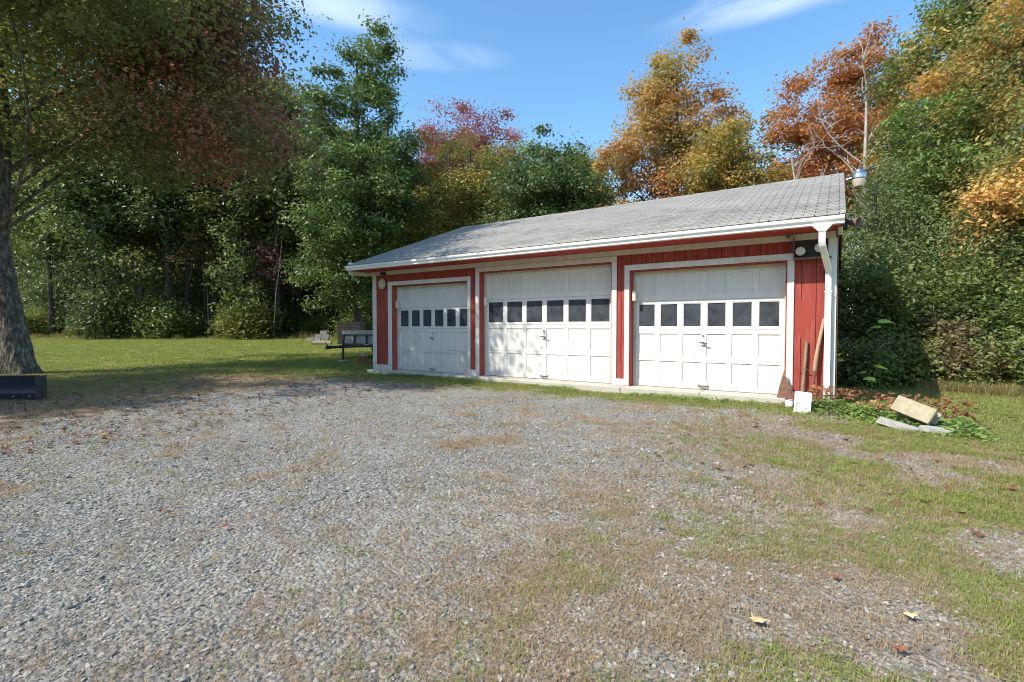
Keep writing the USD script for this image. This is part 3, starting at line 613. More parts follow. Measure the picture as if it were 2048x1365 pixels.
yw = YF - 0.075
part(G, "downspout_elbow", sweep_rect([(ox, YE + 0.02, ZSOF - 0.101), (ox, YE + 0.02, 2.50), (ox + 0.003, YE + 0.035, 2.47), (ox + 0.008, YE + 0.06, 2.45)], 0.085, 0.062), GUTTER)
part(G, "downspout_elbow", sweep_rect([(ox + 0.008, YE + 0.062, 2.448), (ox + 0.075, yw - 0.03, 2.17), (ox + 0.08, yw - 0.01, 2.14), (ox + 0.08, yw, 2.10)], 0.083, 0.060), GUTTER)
part(G, "downspout", sweep_rect([(ox + 0.08, yw, 2.099), (ox + 0.08, yw, 1.80)], 0.081, 0.058), GUTTER)
part(G, "downspout", sweep_rect([(ox + 0.08, yw, 1.82), (ox + 0.08, yw, ZS)], 0.085, 0.062), GUTTER)
part(G, "downspout_strap", cbox(ox + 0.03, ox + 0.135, yw - 0.036, yw + 0.05, 1.795, 1.815, 0.002), GUTTER)
# patch of fresher paint on the right-hand boards
th = np.linspace(0, 2 * math.pi, 40, endpoint=False)
rr = 1 + 0.16 * np.sin(3 * th + 1) + 0.10 * np.sin(7 * th) + 0.05 * np.sin(13 * th)
pp = np.stack([-0.455 + 0.125 * rr * np.cos(th), 1.42 + 0.30 * rr * np.sin(th) * (0.75 + 0.25 * np.abs(np.sin(th)))], 1)
m = trimesh.creation.extrude_polygon(Polygon(pp), 0.002, engine="earcut")
m.vertices = np.stack([m.vertices[:, 0], YF - 0.0025 + m.vertices[:, 2], m.vertices[:, 1]], 1)
part(G, "paint_patch", m, REDPATCH, label="brighter red diamond-shaped patch of paint")

# ------------------------------------------------------------------ fittings on the garage
T = thing("floodlight", "dark green open box holding two round lamps under the right eave", "floodlight", (-0.39, YF, 2.46))
part(T, "back_board", cbox(-0.20, 0.30, -0.015, -0.002, -0.10, 0.18), GREENBOX)
part(T, "shelf", cbox(-0.215, 0.31, -0.15, -0.003, -0.125, -0.101), BROWNM)
part(T, "side_board", cbox(-0.216, -0.201, -0.10, -0.003, -0.10, 0.26), BROWNM)
for lx, lz in ((-0.115, 0.02), (0.145, 0.055)):
    lamp = lathe([(0.0, 0.0), (0.030, 0.0), (0.036, 0.03), (0.066, 0.075), (0.070, 0.088)], 24)
    part(T, "lamp_reflector", mov(rot(lamp, math.pi / 2 + 0.15, [1, 0, 0]), lx, -0.02, lz), METAL, smooth=30)
    face = lathe([(0.0, 0.100), (0.03, 0.098), (0.055, 0.092), (0.069, 0.086), (0.0, 0.084)], 24)
    part(T, "lamp_lens", mov(rot(face, math.pi / 2 + 0.15, [1, 0, 0]), lx, -0.02, lz), LENS, smooth=30)

T = thing("eave_sensor", "small brown knob under the eave beside the dark floodlight box", "sensor", (-0.66, YF - 0.10, ZSOF))
part(T, "sensor_base", cbox(-0.06, 0.10, -0.05, 0.05, -0.018, -0.001, 0.004), BROWNM)
part(T, "sensor_bulb", mov(trimesh.creation.icosphere(2, 0.032), -0.02, 0, -0.045), BROWNM, smooth=True)

T = thing("yard_light", "silver domed yard light with ribbed bowl on the right gable", "yard light", (0.085, 12.9, 4.38))
part(T, "arm", tri(tube([(0, 0, 0.02), (0.08, -0.005, 0.05), (0.20, -0.01, 0.07)], 0.024, 10)), METAL, smooth=40)
part(T, "mount_plate", cbox(-0.005, 0.02, -0.06, 0.06, -0.10, 0.14), BLACK)
part(T, "dome", mov(lathe([(0, 0.20), (0.06, 0.195), (0.075, 0.17), (0.10, 0.12), (0.125, 0.095), (0.128, 0.045), (0.135, 0.04), (0.137, 0.01), (0.128, 0.0), (0, 0.0)], 28), 0.26, -0.02, 0.02), METAL, smooth=35)
part(T, "bowl", mov(lathe([(0, -0.001), (0.120, -0.001), (0.118, -0.06), (0.095, -0.15), (0.085, -0.165), (0, -0.167)], 32), 0.26, -0.02, 0.02), REFR, smooth=35)

T = thing("cone_lamp", "brown metal cone-shaped lamp shade at the right end of the gutter", "lamp", (0.085, 9.38, 2.88))
part(T, "bracket", cat_([cbox(-0.05, 0.035, -0.05, 0.05, -0.10, 0.06), cbox(-0.01, 0.06, -0.03, 0.03, -0.02, 0.04)]), BLACK)
cone = lathe([(0.0, 0.0), (0.025, 0.0), (0.040, 0.03), (0.085, 0.15), (0.080, 0.15), (0.035, 0.035), (0.0, 0.03)], 24)
part(T, "shade", mov(rot(rot(cone, 1.75, [0, 1, 0]), -0.5, [0, 0, 1]), 0.045, 0, 0.01), BROWNM, smooth=35)

T = thing("wall_dial", "round cream dial hanging on the red boards left of the doors", "dial", (-10.30, YF - 0.002, 2.42))
def disc(r, t, n=36):
    return rot(trimesh.creation.cylinder(r, t, sections=n), math.pi / 2, [1, 0, 0])
part(T, "rim", mov(disc(0.155, 0.03), 0, -0.016, 0), BLACK, smooth=35)
part(T, "face", mov(disc(0.140, 0.006), 0, -0.034, 0), DIAL, smooth=35)
for k in range(12):
    a = k * math.pi / 6
    part(T, "mark", mov(rot(box(-0.008, 0.008, -0.0405, -0.0372, 0.10, 0.125), a, [0, 1, 0]), 0, 0, 0), BLACK)
part(T, "needle", rot(box(-0.005, 0.005, -0.043, -0.0405, -0.04, 0.085), 1.15, [0, 1, 0]), BLACK)
part(T, "hook", tri(tube([(0.05, -0.03, 0.15), (0.035, -0.05, 0.19), (0.06, -0.05, 0.23), (0.09, -0.05, 0.20), (0.07, -0.05, 0.165)], 0.008, 6)), BROWNM)
part(T, "bracket", cbox(0.02, 0.15, -0.12, -0.02, 0.235, 0.30), BLACK)

# ------------------------------------------------------------------ things leaning by the right corner
T = thing("garden_fork", "long pale wooden handled fork leaning against the red boards", "garden fork", (-0.30, 9.10, 0.0))
part(T, "handle", tri(tube([(0.13, 0.155, 1.385), (0.115, 0.15, 1.30), (0.045, 0.10, 0.85), (0.02, 0.085, 0.62), (0.015, 0.08, 0.54)], [0.020, 0.024, 0.027, 0.029, 0.020], 10)), WOODH, smooth=40)
part(T, "ferrule", tri(tube([(0.017, 0.08, 0.56), (0.008, 0.07, 0.42), (0.0, 0.06, 0.26)], [0.024, 0.019, 0.013], 8)), RUST, smooth=40)
part(T, "fork_head", cat_([tri(tube([(-0.085, 0.035, 0.20), (-0.04, 0.05, 0.265), (0.0, 0.06, 0.275), (0.05, 0.05, 0.265), (0.09, 0.035, 0.20)], 0.009, 6))] + [tri(tube([(xx, 0.04, 0.215), (xx * 1.05, 0.015, 0.10), (xx * 1.08, -0.01, 0.02)], [0.008, 0.007, 0.003], 6)) for xx in (-0.085, -0.03, 0.03, 0.09)]), RUST)
T = thing("stick_tool", "short grey wooden stick with a thin wire crosspiece, left of the long fork", "stick", (-0.43, 9.12, 0.0))
part(T, "stick", tri(tube([(0.03, 0.125, 1.02), (0.018, 0.11, 0.75), (-0.005, 0.08, 0.40), (-0.02, 0.05, 0.02)], [0.020, 0.024, 0.023, 0.025], 8)), WOODG, smooth=40)
part(T, "wire_crosspiece", tri(tube([(-0.10, 0.08, 0.60), (0.0, 0.075, 0.575), (0.10, 0.10, 0.55), (0.16, 0.12, 0.555)], 0.006, 6)), RUST)
T = thing("rusty_plough_share", "rusty pointed steel sheet standing against the right door casing", "rusty steel", (-0.66, 8.98, 0.0))
pts = np.array([[-0.16, -0.02], [-0.115, 0.22], [-0.075, 0.40], [-0.045, 0.52], [-0.025, 0.44], [0.01, 0.31], [0.06, 0.21], [0.14, 0.14], [0.19, 0.12], [0.16, 0.07], [0.02, 0.05], [-0.10, -0.03]])
m = trimesh.creation.extrude_polygon(Polygon(pts), 0.012, engine="earcut").subdivide().subdivide()
v = m.vertices.copy()
m.vertices = np.stack([v[:, 0], 0.10 + 0.9 * v[:, 0] ** 2 - v[:, 2] + 0.15 * v[:, 1], v[:, 1] + 0.03], 1)
part(T, "blade", m, RUST, smooth=40)
part(T, "brace", tri(tube([(-0.02, 0.05, 0.06), (0.10, 0.0, 0.10), (0.20, -0.03, 0.15)], 0.012, 6)), RUST)
part(T, "point", tri(tube([(-0.01, 0.155, 0.44), (0.03, 0.14, 0.33), (0.07, 0.12, 0.25)], [0.006, 0.012, 0.01], 6)), RUST)
T = thing("white_cup", "small white plastic cup behind the speckled white box", "cup", (-0.585, 8.66, 0.0))
part(T, "cup_body", lathe([(0, 0.0), (0.052, 0.0), (0.066, 0.14), (0.062, 0.14), (0.05, 0.01), (0, 0.01)], 20), FOAM, smooth=35)
part(T, "cup_rim", lathe([(0.060, 0.14), (0.070, 0.138), (0.071, 0.148), (0.060, 0.148)], 20), RUST, smooth=35)
T = thing("white_foam_box", "white foam slab with black specks propped upright in the weeds", "foam box", (-0.40, 8.26, 0.0), 18)
tilt = lambda m: rot(rot(m, -0.20, [1, 0, 0]), 0.10, [0, 1, 0])
part(T, "slab", tilt(cbox(-0.105, 0.105, -0.03, 0.03, 0.0, 0.31, 0.006)), FOAM)
rs = np.random.default_rng(8)
sp = []
while len(sp) < 70:
    u, w = rs.uniform(-0.095, 0.095), rs.uniform(0.005, 0.17)
    if rs.uniform() > w / 0.17:
        a = rs.uniform(0.002, 0.0065)
        sp.append(mov(rot(trimesh.creation.cylinder(a, 0.002, sections=6), math.pi / 2, [1, 0, 0]), u, -0.0312, w))
part(T, "specks", tilt(cat_(sp)), SPECK, kind="stuff")

# cinder block and its flat stones
T = thing("concrete_block", "yellowish hollow concrete block tipped on flat stones in the weeds", "concrete block", (0.83, 7.80, 0.21), -33)
w, h, dd = 0.43, 0.20, 0.195
outer = box(-w / 2, w / 2, -dd / 2, dd / 2, -h / 2, h / 2)
blk = [cbox(-w / 2, w / 2, -dd / 2, -dd / 2 + 0.032, -h / 2, h / 2, 0.006), cbox(-w / 2, w / 2, dd / 2 - 0.032, dd / 2, -h / 2, h / 2, 0.006)]
blk += [cbox(xx - 0.016, xx + 0.016, -dd / 2 + 0.030, dd / 2 - 0.030, -h / 2 + 0.002, h / 2 - 0.002, 0.003) for xx in (-w / 2 + 0.045, 0.0, w / 2 - 0.06)]
tip = lambda m: rot(rot(m, -0.45, [1, 0, 0]), 0.29, [0, 1, 0])
part(T, "block_shell", tip(wobble(cat_(blk), 0.0015, 40, 3, 1)), BLOCKY)
def slab_stone(name, label, loc, rz, sx, sy, sz, seed, tiltx=0.0, tilty=0.0):
    r = np.random.default_rng(seed)
    a = np.sort(r.uniform(0, 2 * math.pi, 9))
    q = np.stack([sx * np.cos(a) * r.uniform(0.8, 1.1, 9), sy * np.sin(a) * r.uniform(0.8, 1.1, 9)], 1)
    pts = np.vstack([np.c_[q, np.zeros(9)], np.c_[q * 0.93, np.full(9, sz)]])
    m = wobble(trimesh.convex.convex_hull(pts), 0.004, 12, seed, 2)
    m = rot(rot(m, tiltx, [1, 0, 0]), tilty, [0, 1, 0])
    m.apply_transform(trimesh.transformations.rotation_matrix(math.radians(rz), [0, 0, 1])); m.apply_translation(loc)
    top(name, m, STONE, label, "flat stone")
slab_stone("flat_stone", "long flat grey stone under the left end of the concrete block", (0.66, 7.58, 0.03), -15, 0.27, 0.11, 0.05, 21, 0.12, 0.22)
slab_stone("flat_stone", "flat grey stone under the right end of the concrete block", (0.98, 7.50, 0.01), 10, 0.19, 0.12, 0.06, 22, 0.10, 0.12)
T = thing("dark_pipe", "dark blue pipe end with white rim lying beside the concrete block", "pipe", (1.16, 7.82, 0.05), -35)
m = tri(tube([(-0.16, 0, 0.02), (0.07, 0, 0.0)], 0.036, 14)); part(T, "pipe_body", m, PLOW, smooth=40)
part(T, "pipe_rim", tri(tube([(0.071, 0, 0.0), (0.115, 0, -0.004)], 0.042, 14)), TARP, smooth=40)

# ------------------------------------------------------------------ plow blade at the left
T = thing("plow_blade", "dark blue black steel plow blade standing at the left of the yard", "plow blade", (-11.70, 2.40, 0.0), 36)
xs0, xs1 = -1.55, 0.36
arc = [(-0.02 + 0.10 * math.cos(t) - 0.10, 0.10 + 0.30 * (t + 0.9) / 1.9) for t in np.linspace(-0.9, 1.0, 9)]
sec = arc + [(y + 0.012, z) for y, z in arc[::-1]]
def ex(poly, a, b):
    return extrude_x(poly, a, b)
part(T, "moldboard", ex(sec, xs0, xs1), PLOW, smooth=30)
part(T, "top_lip", cbox(xs0, xs1 + 0.01, -0.10, -0.02, 0.40, 0.43, 0.006), BLACK)
part(T, "cutting_edge", cbox(xs0, xs1 + 0.02, -0.075, -0.055, -0.02, 0.125, 0.004), BLACK)
part(T, "end_rib", cbox(xs1, xs1 + 0.015, -0.12, 0.10, 0.0, 0.42, 0.004), BLACK)
for xx in (-1.2, -0.8, -0.4, -0.02, 0.24):
    part(T, "bolt", mov(rot(trimesh.creation.cylinder(0.018, 0.02, sections=10), math.pi / 2, [1, 0, 0]), xx, -0.082, 0.07), METAL)

# ------------------------------------------------------------------ trailer and clutter behind the left corner
T = thing("utility_trailer", "black framed utility trailer with grey board sides beside the garage", "trailer", (-14.85, 12.22, 0.02))
part(T, "bed_floor", box(-0.93, 0.93, 0.02, 3.4, 0.60, 0.64), TRAILB)
part(T, "bed_frame", cat_([box(-0.96, 0.96, -0.03, 0.02, 0.50, 0.62), box(-0.98, -0.93, 0.02, 3.4, 0.50, 0.60), box(0.93, 0.98, 0.02, 3.4, 0.50, 0.60), box(-0.93, 0.93, 3.40, 3.45, 0.50, 0.62)]), BLACK)
for z0, z1 in ((0.655, 0.795), (0.80, 0.93)):
    part(T, "side_plank", cbox(-0.93, 0.93, 0.021, 0.04, z0, z1), TRAILB)
    part(T, "side_plank", cbox(0.91, 0.93, 0.06, 3.38, z0, z1), TRAILB)
    part(T, "side_plank", cbox(-0.93, -0.91, 0.06, 3.38, z0, z1), TRAILB)
part(T, "top_board", cbox(-0.98, 0.98, -0.02, 0.045, 0.965, 1.10), TRAILB)
part(T, "top_board", cbox(0.93, 0.985, 0.05, 3.40, 0.965, 1.10), TRAILB)
part(T, "top_board", cbox(-0.985, -0.93, 0.05, 3.40, 0.965, 1.10), TRAILB)
part(T, "top_rail", cat_([box(-0.96, 0.96, -0.028, 0.02, 0.93, 0.964), box(0.93, 0.98, 0.02, 3.4, 0.93, 0.964), box(-0.98, -0.93, 0.02, 3.4, 0.93, 0.964)]), BLACK)
for px_ in (-0.90, -0.28, 0.40, 0.90):
    part(T, "post", box(px_ - 0.03, px_ + 0.03, -0.029, 0.0205, 0.62, 0.93), BLACK)
for py_ in (0.9, 1.8, 2.7, 3.3):
    part(T, "post", box(0.931, 0.981, py_ - 0.03, py_ + 0.03, 0.60, 0.93), BLACK)
part(T, "tongue", cat_([tri(tube([(-0.75, 0.0, 0.55), (-0.10, -0.95, 0.52)], 0.04, 4)), tri(tube([(0.75, 0.0, 0.55), (0.05, -0.95, 0.52)], 0.04, 4)), cbox(-0.10, 0.05, -1.25, -0.90, 0.48, 0.57)]), BLACK)
part(T, "coupler", cat_([cbox(-0.09, 0.04, -1.42, -1.25, 0.46, 0.58, 0.02), tri(tube([(-0.03, -1.35, 0.58), (-0.10, -1.40, 0.70)], 0.02, 6))]), BLACK)
part(T, "jack_post", tri(tube([(0.10, -0.80, 0.78), (0.10, -0.80, 0.05)], 0.038, 10)), BLACK, smooth=40)
part(T, "jack_crank", tri(tube([(0.10, -0.80, 0.72), (0.26, -0.82, 0.72), (0.28, -0.82, 0.60)], 0.012, 6)), METAL)
part(T, "jack_foot", cbox(-0.03, 0.23, -0.93, -0.67, 0.0, 0.05, 0.01), TRAILB)
part(T, "licence_plate_blank", cbox(0.30, 0.62, -0.050, -0.035, 0.49, 0.60, 0.003), TARP)
for sx in (-1.10, 1.10):
    tyre = rot(lathe([(0.19, -0.09), (0.30, -0.10), (0.325, -0.07), (0.33, 0.0), (0.325, 0.07), (0.30, 0.10), (0.19, 0.09)], 28), math.pi / 2, [0, 1, 0])
    w_ = part(T, "wheel", mov(tyre, sx, 1.9, 0.33), BLACK, smooth=30)
    part(w_, "rim", mov(rot(lathe([(0, -0.02), (0.18, -0.03), (0.19, -0.085), (0.185, 0.085), (0.0, 0.02)], 20), math.pi / 2, [0, 1, 0]), sx, 1.9, 0.33), TRAILB, smooth=30)
    part(T, "fender", extrude_x([(1.9 + 0.42 * math.cos(t), 0.36 + 0.40 * math.sin(t)) for t in np.linspace(0.1, 3.04, 12)] + [(1.9 + 0.40 * math.cos(t), 0.36 + 0.38 * math.sin(t)) for t in np.linspace(3.04, 0.1, 12)], sx - 0.13, sx + 0.13), BLACK)
T = thing("wood_stump", "orange brown stump round standing by the garage's left corner", "stump", (-13.30, 11.05, 0.0))
part(T, "stump_body", wobble(lathe([(0, 0), (0.18, 0.0), (0.20, 0.05), (0.185, 0.15), (0.19, 0.26), (0.175, 0.285), (0, 0.29)], 20), 0.012, 9, 4), ORANGEW, smooth=40)
T = thing("wire_rack", "bent metal wire rack lying on the orange brown stump", "wire rack", (-13.30, 11.05, 0.29), 20)
part(T, "wire", cat_([tri(tube([(0.2 * math.cos(a), 0.17 * math.sin(a), 0.10) for a in np.linspace(0, 6.28, 16)], 0.010, 5)), tri(tube([(-0.2, 0, 0.10), (0.0, 0, 0.105), (0.2, 0, 0.10)], 0.009, 5)), tri(tube([(0.0, 0, 0.10), (0.02, 0.0, 0.0)], 0.014, 5)), tri(tube([(-0.10, 0.02, 0.0), (-0.14, 0.0, 0.10), (-0.05, 0.0, 0.20)], 0.010, 5))]), METAL)
T = thing("pale_blue_bucket", "pale blue tub on its side between the stump and the garage corner", "tub", (-12.65, 11.2, 0.14), -20)
part(T, "tub_body", rot(lathe([(0, -0.25), (0.12, -0.25), (0.15, 0.22), (0.14, 0.22), (0.11, -0.23), (0, -0.23)], 22), math.pi / 2, [0, 1, 0]), TARP, smooth=35)
part(T, "tub_rim", rot(lathe([(0.145, 0.21), (0.165, 0.21), (0.165, 0.24), (0.145, 0.24)], 22), math.pi / 2, [0, 1, 0]), TARP, smooth=35)

def bz(x, y):
    return float(gh(x, y))
k = 0
for (dx, dz, lab) in ((-0.42, 0.0, "lower left grey block of the small stack at the wood's edge"), (0.02, 0.0, "grey block at the bottom middle of the stack at the wood's edge"), (0.46, 0.0, "grey block at the bottom right of the stack at the wood's edge"), (0.10, 0.205, "grey block on the second layer, left, of the stack at the wood's edge"), (0.52, 0.205, "grey block on the second layer, right, of the stack at the wood's edge"), (0.40, 0.41, "topmost grey block of the stack at the wood's edge")):
    T = thing("stacked_block", lab, "concrete block", (-25.6 + dx * 0.8355, 18.0 + dx * 0.5497, bz(-25.6, 18.0) + dz), 33)
    m = [cbox(-0.2, 0.2, -0.1, -0.068, 0, 0.2), cbox(-0.2, 0.2, 0.068, 0.1, 0, 0.2)] + [cbox(xx - 0.016, xx + 0.016, -0.07, 0.07, 0.002, 0.198) for xx in (-0.183, 0, 0.183)]
    part(T, "block_shell", cat_(m), BLOCKG)
T = thing("timber_stack", "dark square stack of old timbers behind the trailer", "timber stack", (-22.0, 17.6, bz(-22, 17.6)), 33)
for r in range(7):
    for c in range(2):
        part(T, "timber", cbox(-0.62 + 0.63 * c, -0.01 + 0.63 * c, -0.45, 0.45, 0.01 + r * 0.17, 0.165 + r * 0.17, 0.01), DARKSHED)
top("fallen_log", tri(tube([(-23.0, 15.9, bz(-23, 15.9) + 0.1), (-22.7, 16.15, bz(-22.7, 16.1) + 0.11), (-22.2, 16.45, bz(-22.2, 16.4) + 0.1)], [0.12, 0.13, 0.11], 10)), WOODG, "short brown log lying on the lawn left of the trailer", "log", smooth=40)

# ------------------------------------------------------------------ vegetation builders
def leaf_mesh(P, size, rng, up=0.35, out=None, aspect=0.62, fold=0.12):
    n = len(P)
    nr = rng.normal(0, 1, (n, 3)); nr[:, 2] = np.abs(nr[:, 2]) * (1 + up) + up + 0.2
    if out is not None:
        nr = nr + out * 0.9
    nr /= np.linalg.norm(nr, axis=1, keepdims=True)
    t = rng.normal(0, 1, (n, 3)); t[:, 2] -= 0.5
    t -= nr * (t * nr).sum(1, keepdims=True); t /= np.linalg.norm(t, axis=1, keepdims=True) + 1e-9
    b = np.cross(nr, t)
    s = (size * rng.uniform(0.45, 1.5, n))[:, None]
    v = np.stack([P - t * s / 2, P + b * s * aspect / 2 + nr * s * fold - t * s * 0.06, P + t * s / 2, P - b * s * aspect / 2 + nr * s * fold - t * s * 0.06], 1).reshape(-1, 3)
    k = np.arange(n) * 4
    return v, np.vstack([np.stack([k, k + 1, k + 2], 1), np.stack([k, k + 2, k + 3], 1)])

RV = np.array([0.8355, 0.5497, 0.0]); FV = np.array([-0.5497, 0.8355, 0.0])
def ell(lat, z, rl, rz, w=1.0, dep=0.0, rd=None):
    """An ellipsoid of crown: offset along the lane (lat) and away (dep), height, radii, weight."""
    return (RV * lat + FV * dep + [0, 0, z], rl, rd or rl, rz, w)

def curve(a, b, rng, n=6, sag=0.12):
    a, b = np.asarray(a, float), np.asarray(b, float)
    d = np.linalg.norm(b - a)
    t = np.linspace(0, 1, n)[:, None]
    mid = rng.normal(0, sag * d, 3) + [0, 0, 0.10 * d]
    return a * (1 - t) + b * t + mid * (4 * t * (1 - t)) * 0.5

def build_tree(P, rng, trunk_pts, trunk_r, ells, nclump, per, leaf, lmat, bmat, clump_r=0.7, nlimb=6, twig=True, up=0.35, flat=0.6, bare=False, sides=9, aspect=0.62, shell=0.5, trunk_mesh=None, limb_k=0.55):
    tp = np.asarray(trunk_pts, float)
    part(P, "trunk", trunk_mesh if trunk_mesh is not None else tri(tube(tp, trunk_r, sides)), bmat, smooth=60)
    w = np.array([e[4] * e[1] * e[2] * e[3] for e in ells]) ** 0.8
    w = w / w.sum()
    which = rng.choice(len(ells), nclump, p=w)
    d = rng.normal(0, 1, (nclump, 3)); d /= np.linalg.norm(d, axis=1, keepdims=True)
    rad = rng.uniform(0, 1, nclump) ** shell
    C = np.array([ells[i][0] for i in which]) + d * rad[:, None] * np.array([[ells[i][1], ells[i][1], ells[i][3]] for i in which])
    # limbs reach from the trunk towards the ellipsoids' middles
    limbs = []
    order = np.argsort(-w)
    tops = tp[:, 2]
    for i in range(nlimb):
        e = ells[order[i % len(ells)]]
        goal = e[0] + rng.normal(0, 0.45, 3) * [e[1], e[1], e[3] * 0.8]
        zb = np.clip(goal[2] - np.linalg.norm(goal[:2] - tp[-1, :2]) * 0.7 - rng.uniform(0.2, 1.5), tops.min() + 0.25 * (tops.max() - tops.min()), tops.max() - 0.1)
        j = np.interp(zb, tops, np.arange(len(tops)))
        base = np.array([np.interp(j, np.arange(len(tops)), tp[:, q]) for q in range(3)])
        r0 = np.interp(j, np.arange(len(tops)), np.broadcast_to(trunk_r, len(tops))) * limb_k
        c = curve(base, goal, rng, 7)
        limbs.append((c, np.linspace(r0, max(0.012, r0 * 0.22), 7)))
    tw = [[] for _ in limbs]
    nodes = np.vstack([np.c_[c[2:], np.full(len(c) - 2, i)] for i, (c, _) in enumerate(limbs)])
    nt = min(nclump, 130) if twig else 0
    for q in range(nt):
        dd = np.linalg.norm(nodes[:, :3] - C[q], axis=1) + 3 * np.maximum(0, nodes[:, 2] - C[q, 2])
        k = dd.argmin()
        tw[int(nodes[k, 3])].append(tube(curve(nodes[k, :3], C[q], rng, 5), np.linspace(0.022, 0.006, 5), 4, False))
    for (c, r), t in zip(limbs, tw):
        part(P, "limb", join([tube(c, r, 6)] + t), bmat)
    if bare:
        return
    cr = clump_r * rng.uniform(0.6, 1.25, nclump)
    pts = np.repeat(C, per, 0) + rng.normal(0, 1, (nclump * per, 3)) * np.repeat(cr, per)[:, None] * [0.6, 0.6, 0.6 * flat]
    out = (pts - np.repeat(C, per, 0)); out /= np.linalg.norm(out, axis=1, keepdims=True) + 1e-6
    part(P, "crown", leaf_mesh(pts, leaf, rng, up, out, aspect), lmat)

def tree(name, label, cat, x, y, seed, height, tr, ells, nclump, per, leaf, lmat, bmat, group=None, lean=(0, 0), taper=0.25, **kw):
    r = np.random.default_rng(seed)
    P = thing(name, label, cat, (x, y, bz(x, y) - 0.05), 0, group)
    n = 8
    t = np.linspace(0, 1, n)
    pts = np.stack([lean[0] * t ** 1.3 + np.cumsum(r.normal(0, 0.035, n)) * height * 0.06, lean[1] * t ** 1.3 + np.cumsum(r.normal(0, 0.035, n)) * height * 0.06, t * height * 0.86], 1)
    pts[0, :2] = 0
    rad = tr * (1 - (1 - taper) * t); rad[0] *= 1.35
    build_tree(P, r, pts, rad, ells, nclump, per, leaf, lmat, bmat, **kw)
    return P

# ------------------------------------------------------------------ the big maple at the left
P = thing("maple_tree", "large leaning grey trunked maple with dark green and red crown, nearest tree at left", "tree", (-18.25, 3.74, -0.05))
r = np.random.default_rng(77)
tp = np.array([[0, 0, 0], [-0.02, -0.01, 0.35], [-0.10, -0.06, 1.2], [-0.28, -0.18, 2.6], [-0.36, -0.24, 3.6], [-0.30, -0.20, 4.6], [-0.24, -0.16, 6.0], [-0.26, -0.18, 8.0], [0.1, 0.0, 11.0], [0.3, 0.2, 14.0]])
trr = np.array([0.43, 0.345, 0.285, 0.235, 0.21, 0.215, 0.20, 0.17, 0.12, 0.05])
tz = np.linspace(0, 14, 200)
tpp = np.stack([np.interp(tz, tp[:, 2], tp[:, q]) for q in range(3)], 1)
tv, tf = tube(tpp, np.interp(tz, tp[:, 2], trr), 52)
cl = np.concatenate([np.repeat(tpp, 52, 0), tpp[:1], tpp[-1:]])
radial = tv - cl
ang = np.arctan2(radial[:, 1], radial[:, 0])
flare = 1 + (0.30 * np.cos(4 * ang + 0.6) + 0.14 * np.cos(7 * ang)) * np.exp(-tv[:, 2] / 0.35)
ns = 0.9 * (meshkit.fbm(tv * [6, 6, 2.2], 4, 9) - 0.5) + 0.55 * (meshkit.noise(tv * [22, 22, 5.0], 19) - 0.5)
tv = cl + radial * (flare + 0.22 * ns)[:, None]
ME = [ell(3.4, 8.6, 3.6, 2.6, 1.0), ell(0.6, 10.5, 4.0, 3.6, 0.8), ell(-2.0, 9.0, 4.0, 4.0, 0.7), ell(2.0, 6.4, 3.0, 1.3, 0.55), ell(4.3, 5.7, 1.9, 0.9, 0.45),
      ell(4.6, 10.4, 2.8, 2.2, 0.9, -1.0), ell(4.4, 8.8, 2.6, 2.4, 1.6, -3.6), ell(3.0, 8.0, 2.8, 2.4, 1.2, -4.6), ell(5.6, 11.2, 2.4, 2.0, 0.8, 0.6), ell(-2.5, 7.5, 3.4, 2.4, 0.6, -4.0), ell(-1, 5.4, 2.4, 1.0, 0.3, -2.0)]
build_tree(P, r, tp[1:], trr[1:], ME, 640, 160, 0.118, L_MAPLE, BARK, clump_r=0.68, nlimb=11, flat=0.55, shell=0.7, trunk_mesh=trimesh.Trimesh(tv, tf, process=False), limb_k=0.22)
MR = [ell(5.8, 6.6, 1.3, 1.6, 0.8), ell(5.2, 8.8, 1.5, 1.6, 1.0), ell(6.6, 5.8, 0.8, 1.1, 0.4), ell(6.0, 9.6, 0.9, 0.8, 0.5), ell(2.6, 8.8, 2.4, 1.0, 0.6), ell(3.6, 6.6, 1.6, 0.9, 0.4)]
wq = np.array([e[4] * e[1] * e[3] for e in MR]); wq /= wq.sum()
qi = r.choice(len(MR), 190, p=wq); dq = r.normal(0, 1, (190, 3)); dq /= np.linalg.norm(dq, axis=1, keepdims=True)
CQ = np.array([MR[i][0] for i in qi]) + dq * (r.uniform(0, 1, 190) ** 0.5)[:, None] * np.array([[MR[i][1], MR[i][1], MR[i][3]] for i in qi])
pq = np.repeat(CQ, 115, 0) + r.normal(0, 1, (190 * 115, 3)) * [0.55, 0.55, 0.36]
part(P, "crown", leaf_mesh(pq, 0.115, r, 0.2, None), L_MAPLER, label="dark red outer leaves of the maple")
for a, b_, r0 in (((-0.30, -0.2, 5.3), (3.4, 2.1, 6.9), 0.10), ((-0.26, -0.18, 6.4), (3.2, 2.1, 8.2), 0.10), ((-0.3, -0.2, 5.0), (-3.5, -1.5, 7.8), 0.12), ((2.4, 1.5, 6.6), (5.0, 3.2, 6.2), 0.05), ((2.2, 1.4, 7.8), (4.9, 3.1, 8.7), 0.05)):
    c = curve(a, b_, r, 10, 0.05)
    part(P, "limb", tri(tube(c, np.linspace(r0, 0.018, 10), 10)), BARK, smooth=60)

# trees whose shade lies over the left lawn, just past the edge of the view
tree("shade_tree", "broad tree left of the yard, shading the lawn by the plow blade", "tree", -16.5, -4.2, 401, 11, 0.26, [ell(0, 7.0, 3.6, 2.8), ell(2.2, 6.0, 2.6, 1.8)], 170, 120, 0.17, L_WOODS, BARKD, clump_r=0.9)

